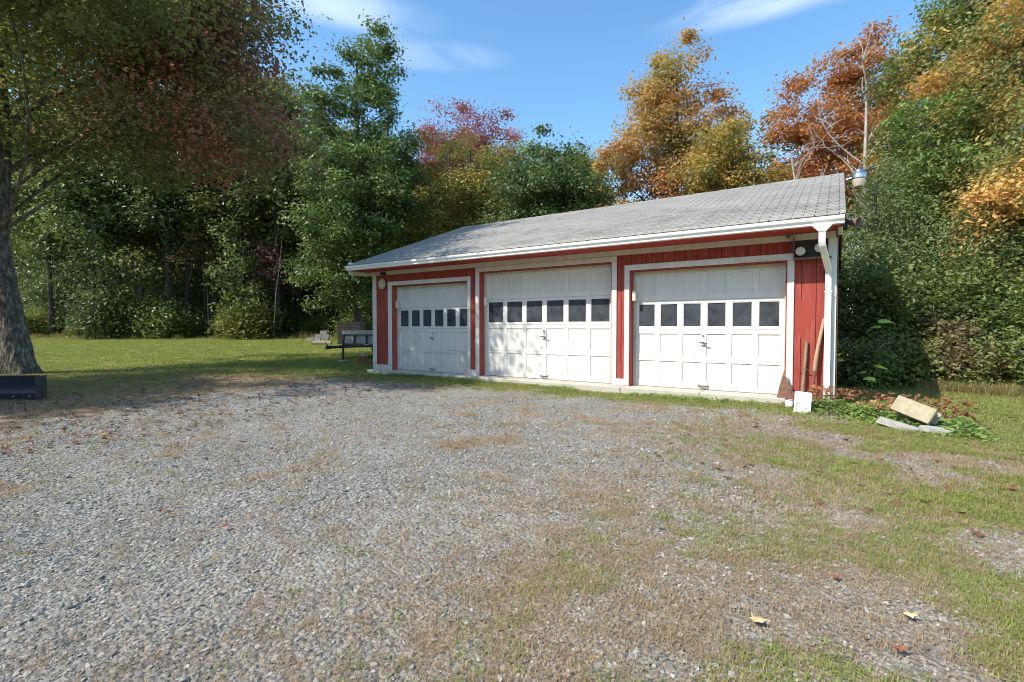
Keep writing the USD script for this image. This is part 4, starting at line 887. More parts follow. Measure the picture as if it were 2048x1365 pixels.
# ------------------------------------------------------------------ trees behind the garage
tree("oak_tree", "tall dark green oak with two peaks left of the garage roof", "tree", -24.3, 19.9, 11, 19.0, 0.26, [ell(0.2, 8.5, 3.4, 4.6, 1), ell(0.9, 15.2, 1.75, 4.2, 1), ell(-1.7, 14.6, 1.35, 3.0, 1), ell(-0.6, 4.6, 3.4, 3.4, 0.8), ell(2.4, 10, 1.9, 3.2, 0.8), ell(-2.2, 10.5, 1.8, 2.6, 0.8)], 330, 200, 0.185, L_GREEN, BARKD, clump_r=0.68, nlimb=9)
tree("red_maple", "tall red topped maple behind the olive tree over the roof", "tree", -25.3, 31.2, 12, 19.0, 0.22, [ell(0, 14.5, 3.6, 3.8), ell(-2.4, 13.5, 2.6, 3.0), ell(2.2, 14.5, 2.4, 3.6), ell(0, 9, 4.0, 4)], 250, 160, 0.18, L_RED, BARKD, clump_r=0.9, nlimb=8)
tree("olive_tree_turning", "olive and rust coloured tree between two green trees over the roof", "tree", -20.5, 26.0, 13, 14.5, 0.2, [ell(0, 10, 3.2, 3.6), ell(-1.8, 8, 2.4, 3.4), ell(2.0, 8.5, 2.4, 3.4), ell(0, 5, 3.4, 3)], 260, 160, 0.17, L_OLIVE, BARKD, clump_r=0.8, nlimb=8)
tree("green_tree", "low rounded dark green tree at the middle of the roofline", "tree", -13.2, 23.6, 14, 12.2, 0.2, [ell(0.0, 8.4, 2.5, 3.2), ell(-1.6, 6.6, 1.9, 3.0), ell(1.6, 7.4, 1.8, 3.2), ell(0.2, 4, 3.0, 3)], 270, 180, 0.165, L_DKGREEN, BARKD, clump_r=0.66, nlimb=7)
tree("gold_tree", "tall gold tree with rust red top behind the roof", "tree", -8.2, 30.5, 116, 18.8, 0.25, [ell(0.1, 15.2, 1.9, 3.0), ell(-1.0, 14.6, 1.3, 2.0, 0.8), ell(-1.8, 12.0, 2.6, 3.4), ell(2.0, 12.2, 2.4, 3.4), ell(0, 10, 3.4, 4.0), ell(-3.4, 10.0, 1.8, 2.8, 0.9), ell(3.2, 9.4, 1.8, 2.8, 0.9), ell(0, 6, 4.4, 3.2)], 340, 190, 0.175, L_GOLD, BARKD, clump_r=0.7, nlimb=10)
tree("yellow_green_tree", "yellow green tree in front of the tall gold tree's right side", "tree", -4.9, 27.8, 16, 12.2, 0.18, [ell(0, 9.6, 1.7, 2.4), ell(-1.3, 7.6, 1.8, 2.6), ell(1.4, 7.6, 1.8, 2.6), ell(0, 5, 3.2, 2.6)], 240, 160, 0.155, L_YG, BARKD, clump_r=0.7, nlimb=7)
tree("orange_maple", "bright orange maple right of the roof's ridge", "tree", 0.2, 33.6, 17, 18.2, 0.25, [ell(0.4, 14.6, 2.2, 3.2), ell(-2.2, 11.6, 2.4, 3.2), ell(2.6, 12.6, 2.4, 3.2), ell(0, 9, 3.8, 4), ell(-3, 7, 2.2, 3)], 300, 180, 0.175, L_ORANGE, BARKP, clump_r=0.7, nlimb=10)
tree("sparse_tree", "thin nearly leafless young tree between the gold and orange trees", "tree", -3.4, 33.0, 18, 15.0, 0.08, [ell(0, 11, 1.5, 3.4), ell(-0.8, 8, 1.6, 3.0)], 70, 12, 0.22, L_GRTURN, BARKP, clump_r=0.5, nlimb=8)
tree("bare_tree", "pale leafless tree rising in front of the orange maple", "tree", 1.0, 28.6, 19, 14.6, 0.15, [ell(0, 13.2, 1.0, 2.4), ell(-1.2, 11.5, 1.0, 2.6), ell(1.5, 11.0, 1.2, 2.4), ell(0, 8, 2.0, 2.5)], 110, 1, 0.2, L_GRTURN, BARKP, bare=True, nlimb=11, taper=0.3)
tree("bare_tree", "pale thin leafless stems leaning left behind the roof's right end", "tree", -1.0, 26.6, 20, 10.6, 0.10, [ell(-0.6, 9.0, 1.0, 2.0), ell(0.4, 8.0, 1.2, 2.0)], 60, 1, 0.2, L_GRTURN, BARKP, bare=True, nlimb=7, lean=(-0.9, -0.4), taper=0.3)
tree("turning_tree", "tall green tree with orange tips right of the bare tree", "tree", 3.9, 28.6, 21, 17.6, 0.24, [ell(0.6, 14.6, 1.6, 2.4), ell(-0.8, 12.0, 1.9, 2.6), ell(1.8, 12.0, 1.9, 2.6), ell(0.2, 9.2, 2.9, 3.0), ell(0, 6, 3, 3)], 280, 170, 0.165, L_GRTURN, BARKD, clump_r=0.66, nlimb=9)
tree("autumn_tree", "pink orange and yellow tree at the far right edge", "tree", 5.4, 22.6, 22, 17.0, 0.24, [ell(0.4, 12.6, 2.6, 3.4), ell(-1.4, 9.4, 2.0, 2.6), ell(1.6, 9, 2.6, 3), ell(-0.6, 6.2, 2.6, 2.6), ell(1.4, 5, 2.6, 2.4)], 360, 180, 0.13, L_MIXR, BARKD, clump_r=0.6, nlimb=9)
tree("autumn_tree", "low orange and yellow tree in front of the pink orange tree at right", "tree", 4.5, 17.6, 23, 7.4, 0.14, [ell(0.3, 5.6, 1.7, 1.9), ell(1.5, 4.2, 1.7, 1.8), ell(-0.8, 4.2, 1.2, 1.7), ell(0.6, 2.8, 1.4, 1.0)], 230, 130, 0.12, L_MIXR, BARKD, clump_r=0.55, nlimb=6)
tree("vine_covered_tree", "tree smothered in bright green vines right of the yard light", "tree", 2.4, 21.4, 24, 9.4, 0.2, [ell(0.1, 6.6, 1.5, 2.6), ell(-0.3, 4.0, 1.8, 2.6), ell(0.6, 3, 1.8, 2)], 210, 170, 0.11, L_IVY, BARKD, clump_r=0.55, nlimb=5)
tree("cedar_tree", "dark green cedar just behind the right end of the garage", "tree", 0.95, 18.9, 25, 6.6, 0.14, [ell(0, 4.8, 1.0, 1.9), ell(-0.2, 2.8, 1.6, 2.2), ell(0.5, 1.8, 1.7, 1.6)], 190, 170, 0.095, L_CEDAR, BARKD, clump_r=0.5, nlimb=6, aspect=0.4, up=0.1)
tree("cedar_tree", "second dark green cedar, right of the vine covered tree's foot", "tree", 3.2, 17.6, 26, 5.0, 0.12, [ell(0, 3.4, 1.1, 1.6), ell(0.2, 1.8, 1.5, 1.5)], 150, 170, 0.095, L_CEDAR, BARKD, clump_r=0.5, nlimb=5, aspect=0.4, up=0.1)
# low growth closing the gap over the roof's ridge
tree("yellow_bush_tree", "low gold and yellow tree just over the ridge, left part", "tree", -9.6, 24.4, 27, 8.2, 0.12, [ell(0, 5.2, 2.0, 2.0), ell(2.0, 4.8, 1.7, 1.8), ell(-1.6, 4.4, 1.6, 1.8)], 150, 110, 0.18, L_GOLD, BARKD, clump_r=0.7, nlimb=5)
tree("yellow_bush_tree", "low yellow green tree just over the ridge, middle part", "tree", -6.0, 23.8, 28, 7.6, 0.12, [ell(0, 5.0, 1.9, 1.8), ell(1.8, 4.6, 1.6, 1.7), ell(-1.6, 4.6, 1.6, 1.7)], 150, 110, 0.18, L_YG, BARKD, clump_r=0.7, nlimb=5)
tree("yellow_bush_tree", "low orange tree just over the ridge, right part", "tree", -2.6, 24.6, 29, 7.4, 0.12, [ell(0, 5.0, 1.6, 1.7), ell(1.5, 4.6, 1.4, 1.6), ell(-1.4, 4.4, 1.5, 1.6)], 120, 110, 0.18, L_ORANGE, BARKP, clump_r=0.65, nlimb=5)

# ------------------------------------------------------------------ bank of bushes right of the garage
def bush(label, x, y, seed, w_, h_, n, per, leaf, mat, mat_s=BARKD, group=None, d_=None):
    r = np.random.default_rng(seed)
    P = thing("bush", label, "bush", (x, y, bz(x, y) - 0.03), 0, group)
    d_ = d_ or w_
    st = []
    C = r.normal(0, 1, (n, 3)); C /= np.linalg.norm(C, axis=1, keepdims=True)
    C = C * (r.uniform(0, 1, n) ** 0.5 * r.choice([1.0, 1.0, 1.0, 1.35], n))[:, None]
    C = C * [w_, d_, h_ * 0.52] + [0, 0, h_ * 0.5]
    C[:, 2] = np.maximum(C[:, 2], 0.1)
    for q in range(min(n, 16)):
        st.append(tube(curve([r.normal(0, w_ * 0.18), r.normal(0, d_ * 0.18), 0], C[q], r, 5), np.linspace(0.02, 0.007, 5), 5, False))
    part(P, "stems", join(st), mat_s)
    for q in range(10):
        e_ = C[int(r.integers(0, n))] * [1.15, 1.15, 1.0] + [0, 0, r.uniform(0.1, 0.5)]
        st.append(tube(curve(e_ * [0.5, 0.5, 0.6], e_, r, 5, 0.2), np.linspace(0.011, 0.004, 5), 4, False))
    part(P, "twigs", join(st[-10:]), BARKP, kind="stuff")
    pts = np.repeat(C, per, 0) + r.normal(0, 1, (n * per, 3)) * np.repeat(r.uniform(0.10, 0.24 + 0.05 * w_, n), per)[:, None]
    pts[:, 2] = np.abs(pts[:, 2]) + 0.02
    part(P, "foliage", leaf_mesh(pts, leaf, r, 0.35), mat)
BU = [("tall green bush against the garage's right wall", 0.72, 14.8, 0.7, 2.9, L_BUSH), ("tall green bush right behind the broad leaved plants", 1.45, 16.2, 0.8, 2.5, L_IVY),
      ("brownish bush with bare twigs in the middle of the hedge", 2.25, 15.0, 0.7, 1.35, L_BUSHB), ("tall vine hung bush behind the brownish one", 2.5, 16.4, 0.8, 2.9, L_BUSH), ("leafy yellow green bush right of the brownish one", 3.2, 15.6, 0.75, 2.1, L_IVY),
      ("dense dark bush near the right edge of the hedge", 4.2, 15.7, 0.9, 2.7, L_BUSH), ("yellow tinged bush at the right edge of the photo", 5.2, 14.9, 0.9, 2.3, L_IVY),
      ("low green bush in front of the hedge's left end", 1.15, 13.5, 0.5, 1.0, L_BUSH), ("low brown tangle in front of the hedge's middle", 2.1, 13.9, 0.6, 0.8, L_BUSHB), ("low green tangle in front of the hedge's right end", 3.5, 13.9, 0.7, 1.0, L_BUSH), ("small bush low against the garage's right wall", 0.55, 12.7, 0.32, 0.7, L_BUSH), ("low yellow green bush at the hedge's far right foot", 4.7, 13.4, 0.7, 1.0, L_IVY),
      ("narrow dark shrub sticking up behind the small wall bush", 0.9, 16.6, 0.5, 3.4, L_CEDAR), ("thin yellowing shrub between the dark bushes of the hedge", 3.3, 16.8, 0.6, 3.3, L_MIXR)]
for i, (lab, x, y, w_, h_, mt) in enumerate(BU):
    n = int(46 * w_ * h_)
    bush(lab, x, y, 600 + i, w_, h_, max(n, 30), 105, 0.095, mt)

# ------------------------------------------------------------------ the woods along the left
r = np.random.default_rng(31)
protos = []
def wood_proto(label, x, y, seed, hgt, ellp, mt, tr=0.14):
    return tree("woodland_tree", label, "tree", x, y, seed, hgt, tr, ellp, 190, 95, 0.25, mt, BARKD, clump_r=0.95, nlimb=8, group="trees of the wood behind the lawn")
WL = "slender dark trunked tree of the wood behind the left lawn"
A = wood_proto(WL, -31.1, 19.0, 301, 18, [ell(0, 13.0, 3.0, 4.2), ell(1.4, 9.6, 2.4, 2.4), ell(-1.5, 10, 2.2, 2.4)], L_WOODS)
B = wood_proto(WL, -33.3, 17.6, 302, 19, [ell(0, 14, 2.8, 4.2), ell(-1.0, 9.6, 2.6, 2.8), ell(1.2, 7, 1.6, 1.0, 0.6)], L_WOODY)
C = wood_proto(WL, -37.2, 15.0, 303, 17, [ell(0, 11.8, 3.2, 4.2), ell(0.8, 8, 2.4, 1.8)], L_DKGREEN, 0.19)
D = wood_proto(WL, -40.4, 13.2, 304, 16.5, [ell(0, 11.6, 2.6, 4.0), ell(-1.2, 8, 2.2, 1.8)], L_WOODS, 0.09)
GW = "trees of the wood behind the lawn"
spots = []
for row, (z, pxs) in enumerate([(35.5, np.arange(90, 620, 46)), (40, np.arange(60, 860, 48)), (46, np.arange(50, 1200, 52)), (54, np.arange(40, 1700, 60)), (70, np.arange(30, 800, 50))]):
    for px in pxs:
        p = px + r.uniform(-18, 18); zz = z + r.uniform(-2, 2)
        l = (p - 1024) / 986.4 * zz
        spots.append((l * 0.8355 - zz * 0.5497, l * 0.5497 + zz * 0.8355, row))
for i, (x, y, row) in enumerate(spots):
    src = [A, C, D, B, A, C, D][int(r.integers(0, 7))]
    sc = r.uniform(0.8, 1.08) * (0.78 if (row == 3 and x > -25) else 1.15 if row == 4 else 1.0)
    dup(src, (x, y, bz(x, y) - 0.05), r.uniform(0, 360), (sc * r.uniform(0.85, 1.1),) * 2 + (sc,), WL, "tree", GW)
tree("red_oak", "dark red topped tree behind the maple's outer branches", "tree", -33.6, 20.6, 305, 20, 0.2, [ell(0, 16.0, 2.0, 3.0), ell(0.6, 13, 2.4, 3.0), ell(-1.2, 11, 2.2, 3)], 190, 110, 0.22, L_RED, BARKD, clump_r=0.85)
tree("rust_sapling", "small rust orange tree at the wood's front edge", "tree", -35.0, 16.4, 306, 9.0, 0.06, [ell(0.2, 7.4, 1.9, 2.2), ell(-1.2, 5.6, 1.5, 1.6), ell(1.4, 5.0, 1.4, 1.5)], 60, 34, 0.17, L_RUSTY, BARKD, clump_r=0.75, nlimb=6, shell=0.7)
tree("pink_sapling", "small pinkish brown leaved sapling in the wood right of the rust orange one", "tree", -31.6, 18.0, 307, 7.5, 0.04, [ell(0.0, 5.8, 1.7, 1.1), ell(1.2, 4.2, 1.2, 1.2)], 34, 22, 0.16, L_PINKY, BARKD, clump_r=0.7, nlimb=5, shell=0.7)
BW = "tall tree across the yard, mirrored darkly in the garage windows"
for i in range(26):
    a_ = math.radians(150 + 112 * i / 25) + r.uniform(-0.03, 0.03)
    d_ = r.uniform(32, 44)
    x, y = d_ * math.sin(a_) - 3, d_ * math.cos(a_)
    sc = r.uniform(0.8, 1.05)
    dup([A, C, B, D][i % 4], (x, y, bz(x, y) - 0.05), r.uniform(0, 360), (sc * 1.2, sc * 1.2, sc * 0.85), BW, "tree", "trees across the yard")
across = [(30 + 0.4 * (i % 5), math.radians(146 + 108 * i / 39)) for i in range(40)]
LS = "leafy young sapling among the trunks of the wood"
GL = "leafy saplings among the trunks"
LS1 = tree("leafy_sapling", LS, "sapling", -31.8, 16.6, 331, 8.0, 0.035, [ell(0, 5.0, 1.5, 2.4), ell(0.6, 2.4, 1.3, 1.2), ell(-0.5, 7, 1.0, 1.2)], 60, 34, 0.2, L_WOODS, BARKD, clump_r=0.7, nlimb=6, group=GL)
LS2 = tree("leafy_sapling", LS, "sapling", -37.4, 13.0, 332, 7.0, 0.035, [ell(0, 4.4, 1.6, 2.0), ell(-0.6, 2.2, 1.4, 1.2)], 55, 34, 0.2, L_WOODY, BARKD, clump_r=0.7, nlimb=6, group=GL)
LS3 = tree("leafy_sapling", LS, "sapling", -39.2, 11.6, 333, 9.0, 0.04, [ell(0, 6.0, 1.7, 2.6), ell(0.6, 3.0, 1.5, 1.6)], 60, 36, 0.2, L_DKGREEN, BARKD, clump_r=0.7, nlimb=6, group=GL)
for px in np.arange(50, 800, 27):
    p = px + r.uniform(-6, 6); zz = r.uniform(33.5, 46)
    l = (p - 1024) / 986.4 * zz
    x, y = l * 0.8355 - zz * 0.5497, l * 0.5497 + zz * 0.8355
    s_ = r.uniform(0.7, 1.25)
    dup([LS1, LS2, LS3, LS1][int(r.integers(0, 4))], (x, y, bz(x, y) - 0.03), r.uniform(0, 360), (s_, s_, s_ * r.uniform(0.8, 1.2)), LS, "sapling", GL)
US = "leafy undergrowth shrub at the foot of the wood"
GU = "undergrowth shrubs along the wood's edge"
def shrub_proto(x, y, seed, w_, h_, mt):
    rr_ = np.random.default_rng(seed)
    P = thing("undergrowth_shrub", US, "shrub", (x, y, bz(x, y) - 0.03), 0, GU)
    n = 70
    Cc = rr_.normal(0, 1, (n, 3)); Cc /= np.linalg.norm(Cc, axis=1, keepdims=True); Cc *= (rr_.uniform(0, 1, n) ** 0.45)[:, None]
    Cc = Cc * [w_, w_, h_ * 0.5] + [0, 0, h_ * 0.52]
    part(P, "stems", join([tube(curve([rr_.normal(0, 0.2), rr_.normal(0, 0.2), 0], Cc[q], rr_, 5), np.linspace(0.028, 0.01, 5), 5, False) for q in range(14)]), BARKP)
    pts = np.repeat(Cc, 70, 0) + rr_.normal(0, 1, (n * 70, 3)) * 0.46
    pts[:, 2] = np.abs(pts[:, 2])
    part(P, "foliage", leaf_mesh(pts, 0.19, rr_, 0.35), mt)
    return P
S1 = shrub_proto(-36.5, 14.4, 311, 1.5, 2.2, L_WOODS)
S2 = shrub_proto(-31.5, 17.2, 312, 1.6, 2.0, L_WOODY)
S3 = shrub_proto(-39.5, 12.2, 313, 1.7, 2.6, L_DKGREEN)
for px in np.arange(60, 800, 40):
    p = px + r.uniform(-14, 14); zz = r.uniform(32.5, 38.5)
    l = (p - 1024) / 986.4 * zz
    x, y = l * 0.8355 - zz * 0.5497, l * 0.5497 + zz * 0.8355
    s_ = r.uniform(0.4, 0.85)
    dup([S1, S2, S3][int(r.integers(0, 3))], (x, y, bz(x, y) - 0.03), r.uniform(0, 360), (s_, s_, s_ * r.uniform(0.8, 1.2)), US, "shrub", GU)
for i, (d_, a_) in enumerate(across):
    x, y = d_ * math.sin(a_) - 3, d_ * math.cos(a_)
    s_ = r.uniform(1.9, 2.6)
    dup([S1, S3][i % 2], (x, y, bz(x, y) - 0.03), r.uniform(0, 360), (s_, s_, s_), "dense shrub across the yard, mirrored darkly in the garage windows", "shrub", "shrubs across the yard")
for px in np.arange(30, 780, 22):
    p = px + r.uniform(-10, 10); zz = r.uniform(43, 60)
    l = (p - 1024) / 986.4 * zz
    x, y = l * 0.8355 - zz * 0.5497, l * 0.5497 + zz * 0.8355
    s_ = r.uniform(1.3, 2.2)
    dup([S1, S2][int(r.integers(0, 2))], (x, y, bz(x, y) - 0.03), r.uniform(0, 360), (s_, s_, s_ * 1.1), US, "shrub", GU)
for px in np.arange(20, 800, 17):
    p = px + r.uniform(-8, 8); zz = r.uniform(62, 80)
    l = (p - 1024) / 986.4 * zz
    x, y = l * 0.8355 - zz * 0.5497, l * 0.5497 + zz * 0.8355
    s_ = r.uniform(2.2, 2.8)
    dup([S1, S3][int(r.integers(0, 2))], (x, y, bz(x, y) - 0.03), r.uniform(0, 360), (s_, s_, s_ * 1.35), "dark thicket deep inside the wood", "thicket", "thickets deep inside the wood")
# bare thin saplings
PS = "thin pale bare sapling stem inside the wood"
GS = "thin bare saplings in the wood"
P = thing("bare_sapling", PS, "sapling", (-30.5, 18.2, bz(-30.5, 18.2)), 0, GS)
part(P, "trunk", tri(tube([(0, 0, 0), (0.12, 0.03, 1.3), (0.08, 0.15, 2.8), (0.28, 0.28, 4.4), (0.22, 0.5, 6.0), (0.55, 0.55, 7.4)], [0.038, 0.033, 0.026, 0.02, 0.012, 0.004], 6)), BARKP, smooth=60)
part(P, "limb", join([tube([(0.1, 0.1, 3 + q), (0.5 * math.cos(q * 2.2), 0.5 * math.sin(q * 2.2), 3.8 + q * 1.05)], [0.014, 0.006], 4) for q in range(4)]), BARKP)
for px in np.arange(95, 745, 17):
    p = px + r.uniform(-9, 9); zz = r.uniform(34, 41)
    l = (p - 1024) / 986.4 * zz
    x, y = l * 0.8355 - zz * 0.5497, l * 0.5497 + zz * 0.8355
    s_ = r.uniform(0.7, 1.3)
    dup(P, (x, y, bz(x, y)), r.uniform(0, 360), (s_, s_, r.uniform(0.6, 1.2)), PS, "sapling", GS)

# ------------------------------------------------------------------ scattered small stuff: point instancers
def instancer(path, label, cat, meshes, mats, P, idx, scale, rz, tilt=None):
    pi = UsdGeom.PointInstancer.Define(stage, path)
    setd(pi.GetPrim(), label, cat, None, "stuff")
    UsdGeom.Scope.Define(stage, path + "/kinds")
    names = []
    for k, (m, mm) in enumerate(zip(meshes, mats)):
        q = f"{path}/kinds/kind" + (f"_{k:03d}" if k else "")
        usdkit.mesh(stage, q, m, mm)
        names.append(q)
    pi.CreatePrototypesRel().SetTargets([Sdf.Path(q) for q in names])
    pi.CreatePositionsAttr(Vt.Vec3fArray.FromNumpy(P.astype(np.float32)))
    pi.CreateProtoIndicesAttr(Vt.IntArray.FromNumpy(idx.astype(np.int32)))
    sc = np.asarray(scale, np.float32)
    if sc.ndim == 1:
        sc = np.repeat(sc[:, None], 3, 1)
    pi.CreateScalesAttr(Vt.Vec3fArray.FromNumpy(sc))
    h = np.asarray(rz) / 2
    q = np.stack([np.cos(h), 0 * h, 0 * h, np.sin(h)], 1)
    if tilt is not None:
        a = tilt / 2
        t = np.stack([np.cos(a), np.sin(a), 0 * a, 0 * a], 1)
        w1, x1, y1, z1 = q.T; w2, x2, y2, z2 = t.T
        q = np.stack([w1 * w2 - x1 * x2 - y1 * y2 - z1 * z2, w1 * x2 + x1 * w2 + y1 * z2 - z1 * y2, w1 * y2 - x1 * z2 + y1 * w2 + z1 * x2, w1 * z2 + x1 * y2 - y1 * x2 + z1 * w2], 1)
    pi.CreateOrientationsAttr(Vt.QuathArray([Gf.Quath(float(a), float(b), float(c), float(d)) for a, b, c, d in q]))

def field(n, rng, z0, z1, xlim=1.12):
    """Random spots on the ground in front of the camera, even per square metre, between two distances."""
    z = np.sqrt(rng.uniform(z0 ** 2, z1 ** 2, n))
    l = rng.uniform(-xlim, xlim, n) * z
    return l * 0.8355 - z * 0.5497, l * 0.5497 + z * 0.8355, z

rs = np.random.default_rng(909)
stones, smats = [], []
GMATS = [noisy(f"gravel_stone_{w}", [(0, tuple(x * 0.8 for x in c)), (1, tuple(min(1, x * 1.15) for x in c))], scale=30.0, rough=0.9, per=0.28, spec=0.25, bump=0.3, bscale=120, bdist=0.004) for w, c in (("grey", (0.240, 0.229, 0.206)), ("pale", (0.320, 0.306, 0.277)), ("dark", (0.140, 0.134, 0.121)), ("warm", (0.34, 0.31, 0.27)))]
for k in range(10):
    p = rs.normal(0, 1, (11, 3)); p /= np.linalg.norm(p, axis=1, keepdims=True)
    p *= rs.uniform(0.75, 1.1, (11, 1)); p *= [1, rs.uniform(0.55, 0.9), rs.uniform(0.3, 0.6)]
    h = trimesh.convex.convex_hull(p * 0.5)
    stones.append(h); smats.append(GMATS[[0, 0, 1, 0, 2, 0, 0, 3, 0, 1][k]])
xs, ys, ss = [], [], []
for n, z0, z1, sz in ((72000, 1.45, 3.3, 0.0138), (60000, 3.3, 5.6, 0.0180), (38000, 5.6, 9.0, 0.024)):
    x, y, z = field(n, rs, z0, z1)
    xs.append(x); ys.append(y); ss.append(sz * np.exp(rs.normal(0, 0.42, n)))
x, y, s = map(np.concatenate, (xs, ys, ss))
g, st, du = cover(x, y)
fine = smooth(0.50, 0.66, meshkit.fbm(np.stack([x * 0.5, y * 0.8, 0 * x + 9], -1), 3, 77))
trk = np.maximum.reduce([np.exp(-((y - (a_ + 0.10 * x + 0.10 * np.sin(x * 0.8))) / 0.26) ** 2) for a_ in (2.15, 3.75)]) * smooth(-0.8, -2.0, x)
fine = np.clip(fine + 1.3 * trk, 0, 1.5)
keep = (rs.uniform(0, 1, len(x)) > np.clip(0.85 * g + 0.55 * st + 0.5 * du + 0.45 * fine, 0, 0.97)) & ~((y > 8.95) & (x > X0 - 0.3) & (x < X1 + 0.3))
x, y, s = x[keep], y[keep], s[keep]
big_ = rs.uniform(0, 1, len(x)) < 0.006
s = np.minimum(np.where(big_, s * 2.0, s), 0.055)
instancer("/World/gravel", "loose grey crushed stone gravel over the yard", "gravel", stones, smats, np.stack([x, y, gh(x, y) + s * 0.10], 1), rs.integers(0, 10, len(x)), s, rs.uniform(0, 6.283, len(x)), rs.normal(0, 0.35, len(x)))

def tuft(rng, n, h, w, spread, curl=0.6):
    vs, fs = [], []
    for i in range(n):
        a = rng.uniform(0, 6.283); b = np.array([rng.normal(0, spread), rng.normal(0, spread), 0])
        d = np.array([math.cos(a), math.sin(a), 0]); s = np.array([-math.sin(a), math.cos(a), 0])
        hh = h * rng.uniform(0.5, 1.2); cu = curl * rng.uniform(0.3, 1.5)
        ww = w * rng.uniform(0.7, 1.3)
        p0, p1, p2 = b, b + d * hh * cu * 0.35 + [0, 0, hh * 0.6], b + d * hh * cu + [0, 0, hh * (0.95 - 0.35 * cu)]
        k = len(vs) * 5
        vs.append(np.array([p0 - s * ww / 2, p0 + s * ww / 2, p1 - s * ww * 0.4, p1 + s * ww * 0.4, p2]))
        fs += [[k, k + 1, k + 3], [k, k + 3, k + 2], [k + 2, k + 3, k + 4]]
    return np.vstack(vs), np.array(fs)
gts = [tuft(rs, 26, 0.040, 0.0055, 0.045, 0.95) for _ in range(5)]
sts = [tuft(rs, 20, 0.040, 0.0035, 0.040, 1.1) for _ in range(5)]
lts = [tuft(rs, 26, 0.35, 0.010, 0.10, 0.6) for _ in range(3)]
notin = lambda x, y: ~((y > 8.98) & (x > X0 - 0.1) & (x < X1 + 0.06) & (y < YB))
xs, ys, sc = [], [], []
for n, z0, z1, s0 in ((9000, 1.4, 3.2, 0.62), (17000, 3.2, 6.5, 0.8), (30000, 6.5, 13.5, 1.05), (42000, 13.5, 34.0, 1.6)):
    x, y, z = field(n, rs, z0, z1, 1.1)
    g, st, du = cover(x, y)
    k = (rs.uniform(0, 1, n) < g) & notin(x, y)
    xs.append(x[k]); ys.append(y[k]); sc.append(s0 * rs.uniform(0.6, 1.4, k.sum()))
# fringe of weeds along the slab
n = 5200
x = rs.uniform(-10.6, -0.4, n); y = 8.98 - np.abs(rs.normal(0, 0.38, n)) - 0.03
k = rs.uniform(0, 1, n) < 0.25 + 0.9 * smooth(0.42, 0.6, meshkit.fbm(np.stack([x * 1.3, y * 0, 0 * x], -1), 3, 41))
xs.append(x[k]); ys.append(y[k]); sc.append(rs.uniform(0.7, 1.5, k.sum()))
# single weeds out in the gravel
n = 1500
x, y, z = field(n, rs, 1.5, 9.0, 1.05)
k = meshkit.fbm(np.stack([x * 0.9, y * 0.9, 0 * x + 55], -1), 3, 91) + rs.uniform(-0.2, 0.2, n) > 0.5
xs.append(x[k]); ys.append(y[k]); sc.append(rs.uniform(0.3, 0.8, k.sum()))
x, y, s = map(np.concatenate, (xs, ys, sc))
instancer("/World/grass", "short green grass of the lawn and weeds in the gravel", "grass", gts, [GRASS] * 5, np.stack([x, y, gh(x, y) - 0.004], 1), rs.integers(0, 5, len(x)), s, rs.uniform(0, 6.283, len(x)))
xs, ys, sc = [], [], []
for n, z0, z1, s0 in ((14000, 1.4, 3.2, 0.6), (20000, 3.2, 6.5, 0.85), (20000, 6.5, 15, 1.15)):
    x, y, z = field(n, rs, z0, z1, 1.1)
    g, st, du = cover(x, y)
    k = (rs.uniform(0, 1, n) < 0.9 * st + 0.05) & notin(x, y)
    xs.append(x[k]); ys.append(y[k]); sc.append(s0 * rs.uniform(0.6, 1.5, k.sum()))
x, y, s = map(np.concatenate, (xs, ys, sc))
instancer("/World/dry_grass", "dry straw coloured grass strewn through the gravel", "dry grass", sts, [STRAW] * 5, np.stack([x, y, gh(x, y) - 0.003], 1), rs.integers(0, 5, len(x)), s, rs.uniform(0, 6.283, len(x)))
# long yellow grass along the hedge and the wood's edge
n = 900
x = rs.uniform(1.4, 8.5, n); y = 12.9 + rs.normal(0, 0.35, n) - 0.12 * (x - 2)
m_ = 420
zz = rs.uniform(30.5, 34.5, m_); pp_ = 375 + 350 * np.sin(rs.uniform(-1.57, 1.57, m_) * 1.0 + 0.8 * np.sin(np.arange(m_))); l = (pp_ - 1024) / 986.4 * zz
x = np.concatenate([x, l * 0.8355 - zz * 0.5497]); y = np.concatenate([y, l * 0.5497 + zz * 0.8355])
instancer("/World/long_grass", "long yellowing unmown grass along the hedge and the wood", "grass", lts, [LONGG] * 3, np.stack([x, y, gh(x, y) - 0.01], 1), rs.integers(0, 3, len(x)), rs.uniform(0.5, 1.1, len(x)) * np.where(np.arange(len(x)) < n, 0.75, rs.uniform(0.7, 1.7, len(x))), rs.uniform(0, 6.283, len(x)))

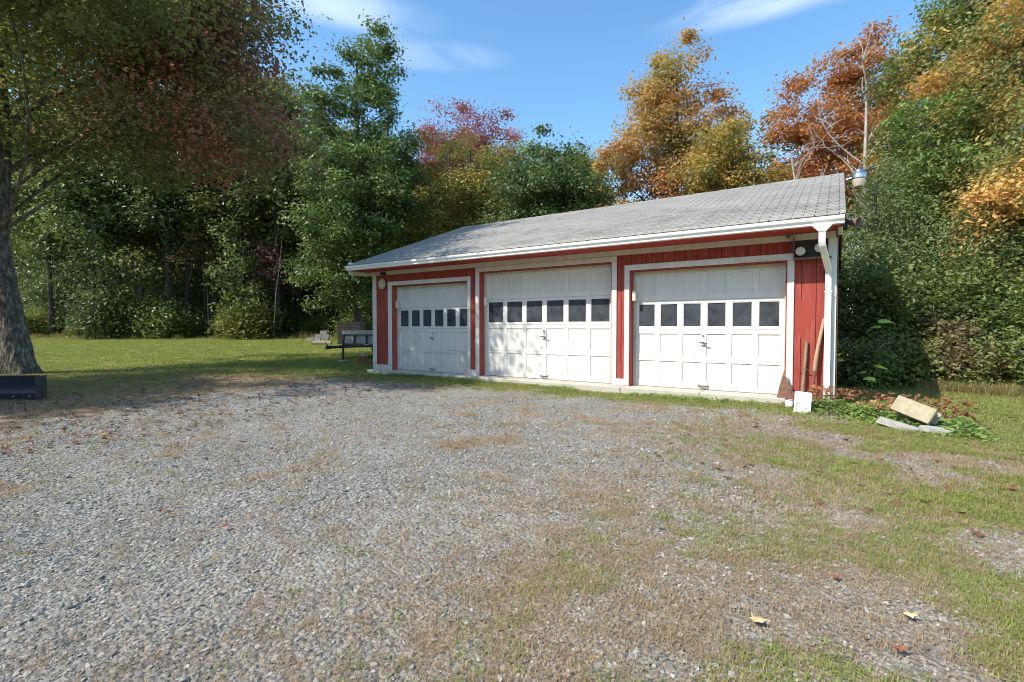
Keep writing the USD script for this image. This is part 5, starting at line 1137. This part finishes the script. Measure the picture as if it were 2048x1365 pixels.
# fallen leaves
def dry_leaf(rng, lobes=5):
    a = np.linspace(0, 2 * math.pi, lobes * 4, endpoint=False)
    rr_ = 0.5 * (0.74 + 0.20 * np.cos(lobes * a) + 0.14 * np.cos(a)) * (1 + 0.10 * rng.normal(0, 1, len(a)))
    p = np.stack([rr_ * np.cos(a), rr_ * np.sin(a), 0 * a], 1)
    p[:, 2] = 0.35 * (p[:, 0] ** 2) + 0.25 * rng.uniform(-1, 1) * p[:, 1] ** 2 + 0.05 * rng.normal(0, 1, len(a))
    v = np.vstack([[[0, 0, 0.0]], p])
    k = np.arange(len(a))
    return v, np.stack([0 * k, 1 + k, 1 + (k + 1) % len(a)], 1)
fl = [dry_leaf(rs) for _ in range(6)]
xs, ys, sc = [], [], []
for n, f in ((5200, lambda n: (rs.uniform(-18, -6.5, n), rs.uniform(0.5, 14, n))), (1800, lambda n: (rs.uniform(-30, -11, n), rs.uniform(6, 20, n))), (500, lambda n: (rs.uniform(-1.5, 6, n), rs.uniform(4, 13.5, n))), (120, lambda n: field(n, rs, 1.8, 8)[:2])):
    x, y = f(n); k = notin(x, y); xs.append(x[k]); ys.append(y[k]); sc.append(rs.uniform(0.035, 0.085, k.sum()) if n != 120 else rs.uniform(0.015, 0.035, k.sum()))
x, y, s = map(np.concatenate, (xs, ys, sc))
instancer("/World/fallen_leaves", "small fallen leaves strewn over lawn and gravel", "leaves", fl, [L_FALL] * 6, np.stack([x, y, gh(x, y) + 0.02], 1), rs.integers(0, 6, len(x)), s, rs.uniform(0, 6.283, len(x)), rs.normal(0, 0.4, len(x)))
for (x, y, s, mt, lab) in ((-0.27, 2.31, 0.075, L_TAN, "large tan dry leaf lying in the near straw and gravel"), (-3.82, 1.47, 0.055, L_RUSTL, "small dark red leaf farthest left on the bare gravel"), (-3.15, 1.55, 0.06, L_RUSTL, "small rust leaf on the bare gravel, second from the left"), (1.13, 5.21, 0.09, L_RUSTL, "curled rust brown leaf on the right lawn"), (0.01, 2.95, 0.06, L_RUSTL, "small orange leaf beyond the large tan one"), (0.28, 2.71, 0.06, L_TAN, "small folded tan leaf right of the large tan one"), (0.22, 2.40, 0.06, L_RUSTL, "orange brown leaf nearest the right front corner")):
    v, f = dry_leaf(np.random.default_rng(int(1000 * abs(x))), 5)
    P = thing("fallen_leaf", lab, "leaf", (x, y, bz(x, y) + 0.03), 40 * x)
    part(P, "leaf_blade", (v * s * 0.95, f), mt)
    part(P, "stalk", tri(tube([(0.3 * s, 0, 0.01), (0.75 * s, 0.1 * s, 0.012)], 0.0015, 4)), mt)

# weeds at the right corner: low cover, red vine, burdock
n = 15000
x = rs.uniform(-0.75, 1.55, n); y = rs.uniform(7.2, 9.9, n)
cen = 8.75 - 0.62 * (x + 0.3)
w = np.exp(-((y - cen) / 0.45) ** 2) * smooth(-0.8, -0.3, x) * smooth(1.6, 1.2, x)
k = (rs.uniform(0, 1, n) < w) & ~((y > 9.2) & (x < 0.05))
hgt = (0.03 + 0.20 * meshkit.fbm(np.stack([x * 3, y * 3, 0 * x], -1), 3, 61)) * w
pts = np.stack([x, y, gh(x, y) + hgt * rs.uniform(0.3, 1.1, n) + 0.01], 1)[k]
top("ground_cover", leaf_mesh(pts, 0.055, rs, 0.9), L_COVER, "low bright green weeds around the concrete block and garage corner", "weeds", kind="stuff")
# little weeds along the slab
n = 9000
x = rs.uniform(-9.6, -0.5, n); y = 8.97 - np.abs(rs.normal(0, 0.22, n))
k = rs.uniform(0, 1, n) < smooth(0.34, 0.54, meshkit.fbm(np.stack([x * 1.3, y * 0, 0 * x], -1), 3, 41))
pts = np.stack([x, y, gh(x, y) + rs.uniform(0.01, 0.07, n)], 1)[k]
top("slab_weeds", leaf_mesh(pts, 0.035, rs, 0.9), L_COVER, "fringe of small green weeds along the concrete slab's edge", "weeds", kind="stuff")
n = 620
x = rs.uniform(-0.35, 1.45, n); y = 8.95 - 0.42 * (x + 0.3) + rs.normal(0, 0.17, n)
pts = np.stack([x, y, gh(x, y) + rs.uniform(0.08, 0.34, n)], 1)[~((y > 9.2) & (x < 0.05))]
top("red_vine", leaf_mesh(pts, 0.065, rs, 0.5), L_REDVINE, "reddish orange vine leaves over the weeds at the garage corner", "vine", kind="stuff")
def big_leaf(size, tilt, seed):
    a = np.linspace(-math.pi, math.pi, 22)
    rr_ = size * (0.55 + 0.25 * np.cos(a) - 0.12 * np.cos(2 * a)) * (1 + 0.04 * np.sin(9 * a))
    p = np.stack([rr_ * np.cos(a) + 0.2 * size, rr_ * np.sin(a), -0.5 * (rr_ * np.sin(a)) ** 2 / size - 0.25 * (rr_ * np.cos(a)) ** 2 / size], 1)
    v = np.vstack([[[0.12 * size, 0, 0.02 * size]], p]); k = np.arange(21)
    m = trimesh.Trimesh(v, np.stack([0 * k, 1 + k, 2 + k], 1), process=False)
    return rot(m, tilt, [0, 1, 0])
for (x, y, hs, lab) in ((0.50, 10.4, [(0.62, 0.17, 20), (0.50, 0.11, 150), (0.42, 0.13, 260), (0.35, 0.10, 80)], "large round bright green leaf plant behind the garage corner weeds"), (0.72, 12.1, [(1.42, 0.20, -60), (1.30, 0.14, 120)], "tall stemmed plant with one big leaf against the hedge")):
    P = thing("broadleaf_plant", lab, "plant", (x, y, bz(x, y)))
    part(P, "stem", join([tube([(0, 0, 0), (0.02, 0.02, h * 0.5), (0.10 * math.cos(math.radians(a)), 0.10 * math.sin(math.radians(a)), h)], [0.009, 0.007, 0.004], 6) for h, s, a in hs]), L_CEDAR)
    for h, s, a in hs:
        m = rot(big_leaf(s, 0.3, 1), math.radians(a), [0, 0, 1])
        part(P, "leaf", mov(m, 0.10 * math.cos(math.radians(a)), 0.10 * math.sin(math.radians(a)), h), L_BURD)
